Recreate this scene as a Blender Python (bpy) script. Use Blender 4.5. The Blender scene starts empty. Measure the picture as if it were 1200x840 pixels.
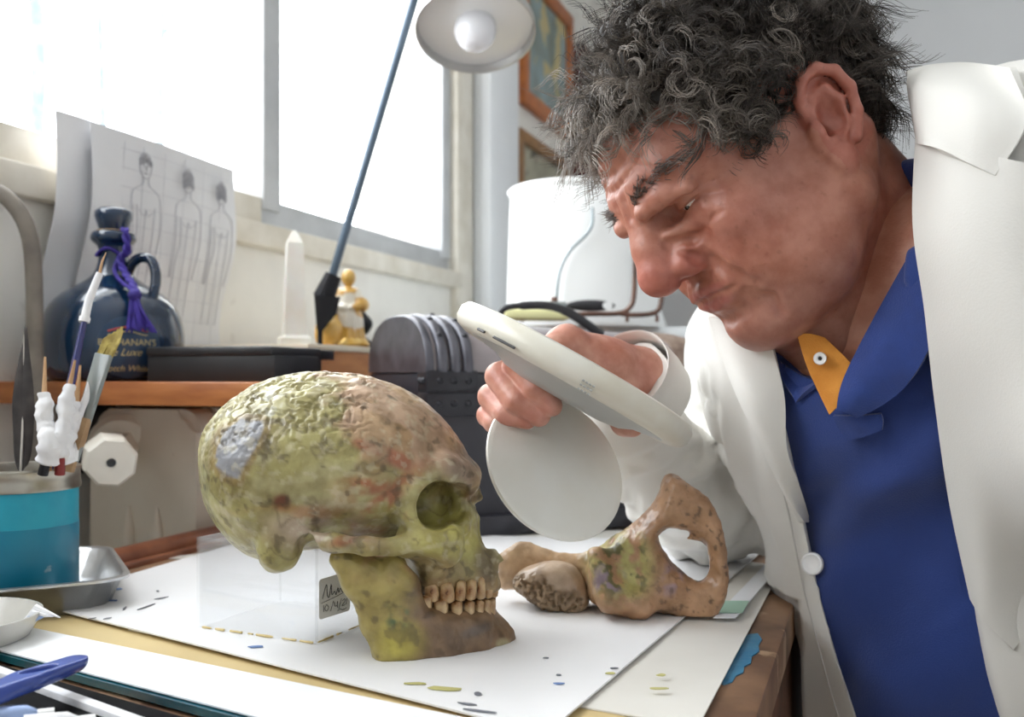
import bpy, bmesh, math, random
import numpy as np
from mathutils import Vector, Matrix

random.seed(7)
rng = np.random.default_rng(7)
scene = bpy.context.scene
COL = bpy.context.collection
PI = math.pi

# ------------------------------------------------------------------ camera
CZ = 0.946            # camera height; the table top is at 0.75
FPX = 1150.0          # focal length in pixels of the 1200 x 840 frame
cam_data = bpy.data.cameras.new('camera')
cam = bpy.data.objects.new('camera', cam_data)
COL.objects.link(cam)
cam.location = (0, 0, CZ)
cam.rotation_euler = (PI / 2, 0, 0)
cam_data.sensor_width = 36.0
cam_data.lens = FPX / 1200 * 36.0
cam_data.shift_y = 20 / 1200
cam_data.clip_start = 0.02
cam_data.dof.use_dof = True
cam_data.dof.focus_distance = 0.68
cam_data.dof.aperture_fstop = 7.5
scene.camera = cam

# ------------------------------------------------------------------ daylight
world = bpy.data.worlds.new('daylight')
scene.world = world
world.use_nodes = True
wbg = world.node_tree.nodes['Background']
wbg.inputs[0].default_value = (0.93, 0.97, 1.0, 1)
wbg.inputs[1].default_value = 8.5
scene.view_settings.view_transform = 'Standard'
scene.view_settings.look = 'None'
scene.view_settings.gamma = 1.0
scene.view_settings.use_curve_mapping = False
scene.view_settings.exposure = 0.1
try:
    scene.cycles.use_denoising = True
    scene.cycles.max_bounces = 10
    scene.cycles.diffuse_bounces = 6
    scene.cycles.transparent_max_bounces = 16
    scene.cycles.transmission_bounces = 8
    scene.cycles.caustics_reflective = False
    scene.cycles.caustics_refractive = False
    scene.cycles.sample_clamp_indirect = 6.0
except Exception:
    pass

# wall frame: s runs along the window wall away from the camera, t into the room
WA = math.radians(20)
UX, UY = math.sin(WA), math.cos(WA)
NX, NY = math.cos(WA), -math.sin(WA)
W0X, W0Y = -0.58, 1.25
def wp(s, t, z):
    return (W0X + s * UX + t * NX, W0Y + s * UY + t * NY, z)

def P(px, py, d):
    """point seen at pixel px, py at depth d metres"""
    return ((px - 600) / FPX * d, d, CZ - (py - 440) / FPX * d)
def V(px, py, d):
    return Vector(P(px, py, d))

def portal(name, loc, direction, sx, sy):
    ld = bpy.data.lights.new(name, 'AREA')
    ld.shape = 'RECTANGLE'; ld.size = sx; ld.size_y = sy
    ld.cycles.is_portal = True
    o = bpy.data.objects.new(name, ld); COL.objects.link(o)
    o.location = loc
    o.rotation_euler = Vector(direction).to_track_quat('-Z', 'Y').to_euler()
    return o
WIN_S0, WIN_S1 = -1.75, 1.25       # window opening along the wall
WIN_Z0, WIN_Z1 = CZ + 0.25, 2.30
ROOM_S0, ROOM_S1, ROOM_T1, ROOM_Z = -2.8, 3.2, 2.6, 2.6
# daylight comes only through the window of the photograph; it runs on to the left beyond the frame.
# portals give no light of their own, they guide the sky light through the opening
WIN_SP = -0.10
portal('window_left_portal', wp((WIN_SP + WIN_S1) / 2, -0.32, (WIN_Z0 + WIN_Z1) / 2), (NX, NY, 0), WIN_S1 - WIN_SP, WIN_Z1 - WIN_Z0)
portal('window_left_offscreen', wp((WIN_S0 + WIN_SP) / 2, -0.32, (WIN_Z0 + WIN_Z1) / 2), (NX, NY, 0), WIN_SP - WIN_S0, WIN_Z1 - WIN_Z0)

# ------------------------------------------------------------------ helpers
def lin(r, g, b):
    f = lambda c: (c / 255 / 12.92) if c <= 10 else ((c / 255 + 0.055) / 1.055) ** 2.4
    return (f(r), f(g), f(b))

MATS = {}
def mat(name, col=(200, 200, 200), rough=0.5, metal=0.0, var=None, scale=20.0, bump=0.0, bscale=120.0, attr=False,
        spec=None, coat=0.0, sheen=0.0, trans=0.0, ior=None, sss=0.0, stretch=None, detail=5.0, col3=None, scale3=6.0, thr3=0.6, alpha=1.0, bdist=0.002):
    """one procedural principled material: colour col varied to var by noise, optional third tone in patches, optional bump"""
    m = bpy.data.materials.new(name); MATS[name] = m
    m.use_nodes = True
    nt = m.node_tree; N = nt.nodes; L = nt.links
    b = N['Principled BSDF']
    b.inputs['Roughness'].default_value = rough
    b.inputs['Metallic'].default_value = metal
    if spec is not None: b.inputs['Specular IOR Level'].default_value = spec
    if coat: b.inputs['Coat Weight'].default_value = coat; b.inputs['Coat Roughness'].default_value = 0.15
    if sheen: b.inputs['Sheen Weight'].default_value = sheen
    if trans: b.inputs['Transmission Weight'].default_value = trans
    if ior: b.inputs['IOR'].default_value = ior
    if alpha < 1: b.inputs['Alpha'].default_value = alpha
    if sss:
        b.inputs['Subsurface Weight'].default_value = sss
        b.inputs['Subsurface Radius'].default_value = (0.008, 0.003, 0.0015)
        b.inputs['Subsurface Scale'].default_value = 1.0
    tc = N.new('ShaderNodeTexCoord')
    mp = N.new('ShaderNodeMapping'); L.new(tc.outputs['Object'], mp.inputs[0])
    if stretch: mp.inputs['Scale'].default_value = stretch
    c1 = (*lin(*col), 1)
    out = None
    if var is not None:
        nz = N.new('ShaderNodeTexNoise'); nz.inputs['Scale'].default_value = scale; nz.inputs['Detail'].default_value = detail
        L.new(mp.outputs[0], nz.inputs['Vector'])
        rp = N.new('ShaderNodeValToRGB'); L.new(nz.outputs['Fac'], rp.inputs[0])
        rp.color_ramp.elements[0].position = 0.35; rp.color_ramp.elements[1].position = 0.65
        rp.color_ramp.elements[0].color = c1; rp.color_ramp.elements[1].color = (*lin(*var), 1)
        out = rp.outputs[0]
    if col3 is not None:
        nz = N.new('ShaderNodeTexNoise'); nz.inputs['Scale'].default_value = scale3; nz.inputs['Detail'].default_value = 8
        L.new(mp.outputs[0], nz.inputs['Vector'])
        rp = N.new('ShaderNodeValToRGB'); L.new(nz.outputs['Fac'], rp.inputs[0])
        rp.color_ramp.elements[0].position = thr3; rp.color_ramp.elements[1].position = min(1, thr3 + 0.04)
        mx = N.new('ShaderNodeMix'); mx.data_type = 'RGBA'
        L.new(rp.outputs[0], mx.inputs[0])
        if out: L.new(out, mx.inputs[6])
        else: mx.inputs[6].default_value = c1
        mx.inputs[7].default_value = (*lin(*col3), 1)
        out = mx.outputs[2]
    if attr:
        at = N.new('ShaderNodeAttribute'); at.attribute_name = 'Col'
        if out:
            mx = N.new('ShaderNodeMix'); mx.data_type = 'RGBA'; mx.blend_type = 'MULTIPLY'; mx.inputs[0].default_value = 1
            L.new(at.outputs[0], mx.inputs[6]); L.new(out, mx.inputs[7]); out = mx.outputs[2]
        else:
            out = at.outputs[0]
    if out: L.new(out, b.inputs['Base Color'])
    else: b.inputs['Base Color'].default_value = c1
    if bump:
        nb = N.new('ShaderNodeTexNoise'); nb.inputs['Scale'].default_value = bscale; nb.inputs['Detail'].default_value = 6
        L.new(mp.outputs[0], nb.inputs['Vector'])
        bp = N.new('ShaderNodeBump'); bp.inputs['Strength'].default_value = bump; bp.inputs['Distance'].default_value = bdist
        L.new(nb.outputs['Fac'], bp.inputs['Height']); L.new(bp.outputs[0], b.inputs['Normal'])
    return m

def me_obj(name, verts, faces, m, parent=None, smooth=True, angle=None, colors=None):
    """link one mesh object"""
    me = bpy.data.meshes.new(name)
    verts = np.asarray(verts, dtype=np.float32)
    if isinstance(faces, np.ndarray) and faces.ndim == 2:
        k = faces.shape[1]
        me.vertices.add(len(verts)); me.vertices.foreach_set('co', verts.ravel())
        me.loops.add(faces.size); me.loops.foreach_set('vertex_index', faces.astype(np.int32).ravel())
        me.polygons.add(len(faces)); me.polygons.foreach_set('loop_start', np.arange(0, faces.size, k, dtype=np.int32))
        me.update(calc_edges=True); me.validate()
    else:
        me.from_pydata([tuple(map(float, v)) for v in verts], [], [tuple(map(int, f)) for f in faces])
    if smooth:
        me.polygons.foreach_set('use_smooth', np.ones(len(me.polygons), dtype=bool))
        if angle: me.set_sharp_from_angle(angle=math.radians(angle))
    if colors is not None:
        ca = me.color_attributes.new('Col', 'FLOAT_COLOR', 'POINT')
        c4 = np.ones((len(verts), 4), dtype=np.float32); c4[:, :3] = colors
        ca.data.foreach_set('color', c4.ravel())
    me.materials.append(m if not isinstance(m, str) else MATS[m])
    o = bpy.data.objects.new(name, me); COL.objects.link(o)
    if parent is not None:
        o.parent = parent
        o.matrix_parent_inverse = parent.matrix_basis.inverted()
    return o

def bm_obj(name, bm, m, parent=None, smooth=True, angle=35):
    bmesh.ops.recalc_face_normals(bm, faces=bm.faces[:])
    me = bpy.data.meshes.new(name); bm.to_mesh(me); bm.free()
    if smooth:
        me.polygons.foreach_set('use_smooth', np.ones(len(me.polygons), dtype=bool))
        me.set_sharp_from_angle(angle=math.radians(angle))
    me.materials.append(m if not isinstance(m, str) else MATS[m])
    o = bpy.data.objects.new(name, me); COL.objects.link(o)
    if parent is not None:
        o.parent = parent
        o.matrix_parent_inverse = parent.matrix_basis.inverted()
    return o

def tag(o, label, cat, group=None):
    o['label'] = label; o['category'] = cat
    if group: o['group'] = group
    return o
def struct(o):
    o['kind'] = 'structure'; return o
def thing(name, label, cat, loc=(0, 0, 0), group=None):
    o = bpy.data.objects.new(name, None); COL.objects.link(o); o.location = loc
    o.empty_display_size = 0.02
    tag(o, label, cat, group); return o

def b_box(bm, corners, bevel=0.0, seg=2):
    """8 corners: bottom 4 round, top 4 round"""
    vs = [bm.verts.new(c) for c in corners]
    fs = [(3, 2, 1, 0), (4, 5, 6, 7), (0, 1, 5, 4), (1, 2, 6, 5), (2, 3, 7, 6), (3, 0, 4, 7)]
    faces = [bm.faces.new([vs[i] for i in f]) for f in fs]
    if bevel > 0:
        es = list({e for f in faces for e in f.edges})
        bmesh.ops.bevel(bm, geom=es, offset=bevel, segments=seg, affect='EDGES', profile=0.5)
def wall_box(bm, s0, s1, t0, t1, z0, z1, bevel=0.0):
    c = [wp(s, t, z0) for s, t in ((s0, t0), (s1, t0), (s1, t1), (s0, t1))]
    b_box(bm, c + [(x, y, z1) for x, y, _ in c], bevel)
def xyz_box(bm, x0, x1, y0, y1, z0, z1, bevel=0.0, rot=0.0, org=None):
    c = [(x0, y0), (x1, y0), (x1, y1), (x0, y1)]
    if org is not None:
        cr, sr = math.cos(rot), math.sin(rot)
        c = [(org[0] + x * cr - y * sr, org[1] + x * sr + y * cr) for x, y in c]
        z0 += org[2]; z1 += org[2]
    b_box(bm, [(x, y, z0) for x, y in c] + [(x, y, z1) for x, y in c], bevel)
def wbox(name, s0, s1, t0, t1, z0, z1, m, parent=None, bevel=0.0):
    bm = bmesh.new(); wall_box(bm, s0, s1, t0, t1, z0, z1, bevel); return bm_obj(name, bm, m, parent)

def smooth_line(pts, n, closed=False):
    """Catmull-Rom through pts (any dimension), n samples per span"""
    p = np.asarray(pts, dtype=float); k = len(p); out = []
    rngk = range(k) if closed else range(k - 1)
    for i in rngk:
        if closed: p0, p1, p2, p3 = p[i - 1], p[i], p[(i + 1) % k], p[(i + 2) % k]
        else: p0, p1, p2, p3 = p[max(i - 1, 0)], p[i], p[i + 1], p[min(i + 2, k - 1)]
        for j in range(n):
            t = j / n
            out.append(0.5 * (2 * p1 + (p2 - p0) * t + (2 * p0 - 5 * p1 + 4 * p2 - p3) * t * t + (3 * p1 - p0 - 3 * p2 + p3) * t ** 3))
    if not closed: out.append(p[-1])
    return np.array(out)

def tube_data(pts, rad, seg=10, cap=True, base=0):
    """swept tube along pts with radius list: vertices and faces"""
    pts = np.asarray(pts, dtype=float); n = len(pts)
    rad = np.full(n, rad) if np.isscalar(rad) else np.asarray(rad, dtype=float)
    tan = np.gradient(pts, axis=0); tan /= np.linalg.norm(tan, axis=1, keepdims=True) + 1e-12
    a = np.array([0, 0, 1.0]) if abs(tan[0][2]) < 0.9 else np.array([1.0, 0, 0])
    nrm = np.cross(tan[0], a); nrm /= np.linalg.norm(nrm)
    vs, fs = [], []
    for i in range(n):
        nrm = nrm - tan[i] * np.dot(nrm, tan[i]); nrm /= np.linalg.norm(nrm) + 1e-12
        bn = np.cross(tan[i], nrm)
        for j in range(seg):
            th = 2 * PI * j / seg
            vs.append(pts[i] + rad[i] * (math.cos(th) * nrm + math.sin(th) * bn))
    for i in range(n - 1):
        for j in range(seg):
            a_, b_ = base + i * seg + j, base + i * seg + (j + 1) % seg
            fs.append((a_, b_, b_ + seg, a_ + seg))
    if cap:
        fs.append(tuple(base + j for j in range(seg))[::-1]); fs.append(tuple(base + (n - 1) * seg + j for j in range(seg)))
    return vs, fs
def tube(name, pts, rad, m, parent=None, seg=10, angle=50):
    v, f = tube_data(pts, rad, seg)
    return me_obj(name, v, f, m, parent, True, angle)
def tubes(name, lst, m, parent=None, seg=8):
    v, f = [], []
    for pts, rad in lst:
        a, b = tube_data(pts, rad, seg, base=len(v)); v += a; f += b
    return me_obj(name, v, f, m, parent, True, 50)

def lathe(name, prof, m, loc=(0, 0, 0), axis=(0, 0, 1), parent=None, seg=40, angle=35):
    """revolve (r, h) profile round an axis through loc"""
    q = Vector((0, 0, 1)).rotation_difference(Vector(axis).normalized())
    v, f = [], []; n = len(prof)
    for r, h in prof:
        for j in range(seg):
            th = 2 * PI * j / seg
            v.append(Vector(loc) + q @ Vector((r * math.cos(th), r * math.sin(th), h)))
    for i in range(n - 1):
        for j in range(seg):
            a, b = i * seg + j, i * seg + (j + 1) % seg
            f.append((a, b, b + seg, a + seg))
    if prof[0][0] > 1e-6: f.append(tuple(range(seg))[::-1])
    if prof[-1][0] > 1e-6: f.append(tuple((n - 1) * seg + j for j in range(seg)))
    bm = bmesh.new(); bv = [bm.verts.new(x) for x in v]
    for q_ in f: bm.faces.new([bv[i] for i in q_])
    bmesh.ops.remove_doubles(bm, verts=bm.verts[:], dist=1e-6)
    return bm_obj(name, bm, m, parent, True, angle)

def sheet(name, rows, m, parent=None, nu=8, nv=8, thick=0.002, disp=None, two=True):
    """smooth surface through a grid of control points, given a real thickness"""
    r1 = [smooth_line(r, nu) for r in rows]
    a = np.array(r1)                                     # rows x m x 3
    g = np.array([smooth_line(a[:, j], nv) for j in range(a.shape[1])])   # m x n x 3
    g = np.swapaxes(g, 0, 1)
    du = np.gradient(g, axis=1); dv = np.gradient(g, axis=0)
    nr = np.cross(du, dv); nr /= np.linalg.norm(nr, axis=2, keepdims=True) + 1e-12
    if disp is not None: g = g + nr * disp(g)[..., None]
    h, w = g.shape[:2]
    top = (g + nr * thick / 2).reshape(-1, 3); bot = (g - nr * thick / 2).reshape(-1, 3)
    idx = np.arange(h * w).reshape(h, w)
    q = np.stack([idx[:-1, :-1], idx[:-1, 1:], idx[1:, 1:], idx[1:, :-1]], -1).reshape(-1, 4)
    off = h * w
    q2 = q[:, ::-1] + off
    rim = []
    loop = list(idx[0, :]) + list(idx[1:, -1]) + list(idx[-1, -2::-1]) + list(idx[-2:0:-1, 0])
    for i in range(len(loop)):
        a_, b_ = loop[i], loop[(i + 1) % len(loop)]
        rim.append((b_, a_, a_ + off, b_ + off))
    return me_obj(name, np.vstack([top, bot]), np.vstack([q, q2, np.array(rim)]), m, parent, True, 60)

def prism(name, poly, z0, z1, m, parent=None, bevel=0.0, angle=35, fn=None):
    """extrude a polygon of (x, y) from z0 to z1; fn maps (x, y, z) to world"""
    fn = fn or (lambda x, y, z: (x, y, z))
    bm = bmesh.new(); n = len(poly)
    b = [bm.verts.new(fn(x, y, z0)) for x, y in poly]; t = [bm.verts.new(fn(x, y, z1)) for x, y in poly]
    fs = [bm.faces.new(b[::-1]), bm.faces.new(t)]
    for i in range(n): bm.faces.new((b[i], b[(i + 1) % n], t[(i + 1) % n], t[i]))
    if bevel: bmesh.ops.bevel(bm, geom=[e for f in fs for e in f.edges], offset=bevel, segments=2, affect='EDGES')
    return bm_obj(name, bm, m, parent, True, angle)

# ------------------------------------------------------------------ implicit modelling
_tab = rng.random((32, 32, 32)).astype(np.float32)
def vnoise(p, scale, seed=0.0):
    q = np.asarray(p, dtype=np.float32) * scale + seed * 7.31
    i = np.floor(q).astype(np.int32); f = q - i; f = f * f * (3 - 2 * f)
    i0 = i & 31; i1 = (i + 1) & 31
    x0, y0, z0 = i0[..., 0], i0[..., 1], i0[..., 2]; x1, y1, z1 = i1[..., 0], i1[..., 1], i1[..., 2]
    fx, fy, fz = f[..., 0], f[..., 1], f[..., 2]
    l = lambda a, b, t: a + (b - a) * t
    return l(l(l(_tab[x0, y0, z0], _tab[x1, y0, z0], fx), l(_tab[x0, y1, z0], _tab[x1, y1, z0], fx), fy),
             l(l(_tab[x0, y0, z1], _tab[x1, y0, z1], fx), l(_tab[x0, y1, z1], _tab[x1, y1, z1], fx), fy), fz)
def fbm(p, scale, octv=4, seed=0.0):
    s = 0; a = 0.5
    for o in range(octv):
        s = s + a * vnoise(p, scale * 2 ** o, seed + o * 3.7); a *= 0.5
    return s / (1 - 0.5 ** octv)      # about 0..1, mean 0.5

def smin(a, b, k):
    if k <= 0: return np.minimum(a, b)
    h = np.maximum(k - np.abs(a - b), 0) / k
    return np.minimum(a, b) - h * h * k * 0.25
class Field:
    """signed distance grid that is sculpted by smooth unions and cuts"""
    def __init__(self, lo, hi, h):
        self.lo = np.array(lo, dtype=np.float32); self.h = h
        self.n = np.ceil((np.array(hi) - np.array(lo)) / h).astype(int) + 1
        self.ax = [(self.lo[i] + np.arange(self.n[i]) * h).astype(np.float32) for i in range(3)]
        self.F = np.full(self.n, 0.04, dtype=np.float32)
    def win(self, lo, hi):
        a = np.clip(np.floor((np.array(lo) - self.lo) / self.h).astype(int), 0, self.n)
        b = np.clip(np.ceil((np.array(hi) - self.lo) / self.h).astype(int) + 1, 0, self.n)
        sl = tuple(slice(a[i], b[i]) for i in range(3))
        return sl, self.ax[0][sl[0]][:, None, None], self.ax[1][sl[1]][None, :, None], self.ax[2][sl[2]][None, None, :]
    def put(self, d, sl, k, cut):
        if cut: self.F[sl] = -smin(-self.F[sl], d, k)
        else: self.F[sl] = smin(self.F[sl], d, k)
    def ell(self, c, r, k=0.01, cut=False, R=None):
        c = np.array(c, dtype=float); r = np.array(r, dtype=float)
        e = np.full(3, max(r)) if R is not None else r
        sl, X, Y, Z = self.win(c - e - k - 0.006, c + e + k + 0.006)
        if 0 in self.F[sl].shape: return
        x, y, z = X - c[0], Y - c[1], Z - c[2]
        if R is not None:          # rows of R are the ellipsoid's axes
            R = np.array(R, dtype=float)
            x, y, z = [R[i][0] * x + R[i][1] * y + R[i][2] * z for i in range(3)]
        k0 = np.sqrt((x / r[0]) ** 2 + (y / r[1]) ** 2 + (z / r[2]) ** 2)
        k1 = np.sqrt((x / r[0] ** 2) ** 2 + (y / r[1] ** 2) ** 2 + (z / r[2] ** 2) ** 2) + 1e-9
        self.put(k0 * (k0 - 1) / k1, sl, k, cut)
    def cone(self, a, b, ra, rb, k=0.01, cut=False):
        a = np.array(a, dtype=float); b = np.array(b, dtype=float); m = max(ra, rb) + k + 0.006
        sl, X, Y, Z = self.win(np.minimum(a, b) - m, np.maximum(a, b) + m)
        if 0 in self.F[sl].shape: return
        v = b - a; L = v @ v + 1e-12
        t = np.clip(((X - a[0]) * v[0] + (Y - a[1]) * v[1] + (Z - a[2]) * v[2]) / L, 0, 1)
        d = np.sqrt((X - a[0] - t * v[0]) ** 2 + (Y - a[1] - t * v[1]) ** 2 + (Z - a[2] - t * v[2]) ** 2) - (ra + (rb - ra) * t)
        self.put(d, sl, k, cut)
    def sx(self, y, z, off=0.0):
        """x of the foremost surface at (y, z)"""
        j = int(round((y - self.lo[1]) / self.h)); k = int(round((z - self.lo[2]) / self.h))
        col = self.F[:, j, k]; i = int(np.nonzero(col < 0)[0][-1])
        t = col[i] / (col[i] - col[i + 1])
        return (float(self.lo[0] + (i + t) * self.h) + off, y, z)
    def chain(self, pts, rad, k=0.006, cut=False):
        for i in range(len(pts) - 1):
            self.cone(pts[i], pts[i + 1], rad if np.isscalar(rad) else rad[i], rad if np.isscalar(rad) else rad[i + 1], k, cut)
    def points(self):
        return np.stack(np.broadcast_arrays(self.ax[0][:, None, None], self.ax[1][None, :, None], self.ax[2][None, None, :]), -1)
    def mesh(self):
        F = self.F; ins = F < 0
        nx, ny, nz = F.shape
        c = np.zeros((nx - 1, ny - 1, nz - 1), dtype=np.int8)
        for dx in (0, 1):
            for dy in (0, 1):
                for dz in (0, 1):
                    c += ins[dx:nx - 1 + dx, dy:ny - 1 + dy, dz:nz - 1 + dz]
        act = np.argwhere((c > 0) & (c < 8))
        vid = np.full(c.shape, -1, dtype=np.int32); vid[act[:, 0], act[:, 1], act[:, 2]] = np.arange(len(act))
        acc = np.zeros((len(act), 3), dtype=np.float32); cnt = np.zeros(len(act), dtype=np.float32)
        for ax in range(3):
            o1, o2 = [i for i in range(3) if i != ax]
            for p in (0, 1):
                for q in (0, 1):
                    o = np.zeros(3, dtype=int); o[o1] = p; o[o2] = q
                    a = act + o; b = a.copy(); b[:, ax] += 1
                    fa = F[a[:, 0], a[:, 1], a[:, 2]]; fb = F[b[:, 0], b[:, 1], b[:, 2]]
                    m = (fa < 0) != (fb < 0)
                    t = np.where(m, fa / np.where(m, fa - fb, 1), 0)
                    pt = np.tile(o.astype(np.float32), (len(act), 1)); pt[:, ax] = t
                    acc += np.where(m[:, None], pt, 0); cnt += m
        verts = self.lo + (act + acc / cnt[:, None]) * self.h
        quads = []
        for ax in range(3):
            o1, o2 = (ax + 1) % 3, (ax + 2) % 3
            sa = [slice(None)] * 3; sb = [slice(None)] * 3
            sa[ax] = slice(0, F.shape[ax] - 1); sb[ax] = slice(1, F.shape[ax])
            ch = np.argwhere(ins[tuple(sa)] != ins[tuple(sb)])
            ok = (ch[:, o1] > 0) & (ch[:, o2] > 0) & (ch[:, o1] < F.shape[o1] - 1) & (ch[:, o2] < F.shape[o2] - 1)
            ch = ch[ok]; fl = ins[ch[:, 0], ch[:, 1], ch[:, 2]]
            ids = []
            for p, q in ((0, 0), (1, 0), (1, 1), (0, 1)):
                cc = ch.copy(); cc[:, o1] -= 1 - p; cc[:, o2] -= 1 - q
                ids.append(vid[cc[:, 0], cc[:, 1], cc[:, 2]])
            qd = np.stack(ids, -1); qd[~fl] = qd[~fl][:, ::-1]
            quads.append(qd)
        return verts, np.vstack(quads)
def relax(verts, quads, it=2, lam=0.5):
    v = verts.astype(np.float32).copy()
    e = np.vstack([quads[:, [0, 1]], quads[:, [1, 2]], quads[:, [2, 3]], quads[:, [3, 0]]])
    cnt = np.bincount(e.ravel(), minlength=len(v)).astype(np.float32)[:, None]
    for _ in range(it):
        s = np.stack([np.bincount(e[:, 0], v[e[:, 1], i], len(v)) + np.bincount(e[:, 1], v[e[:, 0], i], len(v)) for i in range(3)], -1)
        v = v + lam * (s / np.maximum(cnt, 1) - v)
    return v
def normals(v, q):
    n = np.cross(v[q[:, 2]] - v[q[:, 0]], v[q[:, 3]] - v[q[:, 1]])
    out = np.zeros_like(v)
    for i in range(4):
        for k in range(3): out[:, k] += np.bincount(q[:, i], n[:, k], len(v))
    return out / (np.linalg.norm(out, axis=1, keepdims=True) + 1e-12)
def poly_dist(X, Z, poly):
    """signed 2D distance, positive inside"""
    poly = np.asarray(poly, dtype=np.float32); d2 = np.full(X.shape, 1e9, dtype=np.float32); ins = np.zeros(X.shape, dtype=bool)
    for i in range(len(poly)):
        a = poly[i - 1]; b = poly[i]; e = b - a
        t = np.clip(((X - a[0]) * e[0] + (Z - a[1]) * e[1]) / (e @ e + 1e-12), 0, 1)
        d2 = np.minimum(d2, (X - a[0] - t * e[0]) ** 2 + (Z - a[1] - t * e[1]) ** 2)
        cr = ((a[1] > Z) != (b[1] > Z)) & (X < (b[0] - a[0]) * (Z - a[1]) / (b[1] - a[1] + 1e-12) + a[0])
        ins ^= cr
    d = np.sqrt(d2)
    return np.where(ins, d, -d)
def inflate(fld, poly, yc, W, R, k=0.0, holes=(), cut=False, tilt=0.0, xc=0.0):
    """union of an outline in the x-z plane blown up to half width W (array or number) about y = yc"""
    X = fld.ax[0][:, None]; Z = fld.ax[2][None, :]
    d = poly_dist(np.broadcast_to(X, (len(fld.ax[0]), len(fld.ax[2]))), np.broadcast_to(Z, (len(fld.ax[0]), len(fld.ax[2]))), poly)
    for hpoly in holes:
        d = np.minimum(d, -poly_dist(np.broadcast_to(X, d.shape), np.broadcast_to(Z, d.shape), hpoly))
    Wf = W(X, Z) if callable(W) else np.full(d.shape, W, dtype=np.float32)
    q0 = np.maximum(R - d, 0) / R
    yy = yc + (tilt * (X - xc) if tilt else 0 * X)
    s = (fld.ax[1][None, :, None] - (yy + 0 * Z)[:, None, :])
    f = (np.sqrt((q0 ** 2)[:, None, :] + (s / Wf[:, None, :]) ** 2) - 1) * np.minimum(R, Wf)[:, None, :]
    sl = (slice(None),) * 3
    fld.put(f.astype(np.float32), sl, k, cut)
def proj(v):
    """pixel position of world points"""
    return 600 + v[:, 0] / v[:, 1] * FPX, 440 - (v[:, 2] - CZ) / v[:, 1] * FPX
def sstep(a, b, x):
    t = np.clip((x - a) / (b - a), 0, 1); return t * t * (3 - 2 * t)
def paint(cols, w, c):
    w = np.clip(w, 0, 1)[:, None]; return cols * (1 - w) + np.array(lin(*c)) * w
def blob(px, py, x, y, rx, ry, ang=0.0, soft=0.5):
    c, s = math.cos(math.radians(ang)), math.sin(math.radians(ang))
    a = ((px - x) * c + (py - y) * s) / rx; b = (-(px - x) * s + (py - y) * c) / ry
    return 1 - sstep(1 - soft, 1 + soft, np.sqrt(a * a + b * b))
# ================================================================== the room
mat('plaster', (240, 237, 230), 0.85, var=(232, 229, 222), scale=9, bump=0.25, bscale=60, col3=(220, 216, 208), scale3=14, thr3=0.66)
mat('plaster_back', (234, 236, 238), 0.85, var=(229, 231, 234), scale=3, bump=0.1, bscale=80)
mat('floor_tile', (196, 186, 172), 0.5, var=(184, 172, 158), scale=5)
mat('ceiling_paint', (232, 230, 226), 0.9)
mat('frame_paint', (196, 198, 200), 0.45, var=(182, 184, 186), scale=12)
mat('sill_paint', (232, 226, 214), 0.5, var=(214, 206, 190), scale=16, bump=0.1, bscale=50)
mat('door_wood', (92, 34, 30), 0.5, var=(70, 24, 24), scale=6, stretch=(1, 1, 0.15))
m = bpy.data.materials.new('window_glass'); MATS['window_glass'] = m; m.use_nodes = True
_n = m.node_tree.nodes; _l = m.node_tree.links
_tr = _n.new('ShaderNodeBsdfTransparent'); _gl = _n.new('ShaderNodeBsdfGlossy'); _mx = _n.new('ShaderNodeMixShader')
_gl.inputs['Roughness'].default_value = 0.02; _mx.inputs[0].default_value = 0.05
_l.new(_tr.outputs[0], _mx.inputs[1]); _l.new(_gl.outputs[0], _mx.inputs[2]); _l.new(_mx.outputs[0], _n['Material Output'].inputs[0])

TH = 0.26
struct(wbox('floor', ROOM_S0 - TH, ROOM_S1 + TH, -TH, ROOM_T1 + TH, -0.1, 0, 'floor_tile'))
struct(wbox('ceiling', ROOM_S0 - TH, ROOM_S1 + TH, -TH, ROOM_T1 + TH, ROOM_Z, ROOM_Z + 0.1, 'ceiling_paint'))
bm = bmesh.new()
wall_box(bm, ROOM_S0 - TH, ROOM_S1 + TH, -TH, 0, 0, WIN_Z0)
wall_box(bm, ROOM_S0 - TH, ROOM_S1 + TH, -TH, 0, WIN_Z1, ROOM_Z)
wall_box(bm, ROOM_S0 - TH, WIN_S0, -TH, 0, WIN_Z0, WIN_Z1)
wall_box(bm, WIN_S1, ROOM_S1 + TH, -TH, 0, WIN_Z0, WIN_Z1)
struct(bm_obj('wall_left', bm, 'plaster', smooth=False))
struct(wbox('wall_back', ROOM_S1, ROOM_S1 + TH, 0, ROOM_T1, 0, ROOM_Z, 'plaster_back'))
struct(wbox('wall_right', ROOM_S0, ROOM_S1, ROOM_T1, ROOM_T1 + TH, 0, ROOM_Z, 'plaster_back'))
struct(wbox('wall_rear', ROOM_S0 - TH, ROOM_S0, 0, ROOM_T1, 0, ROOM_Z, 'plaster_back'))

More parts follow.
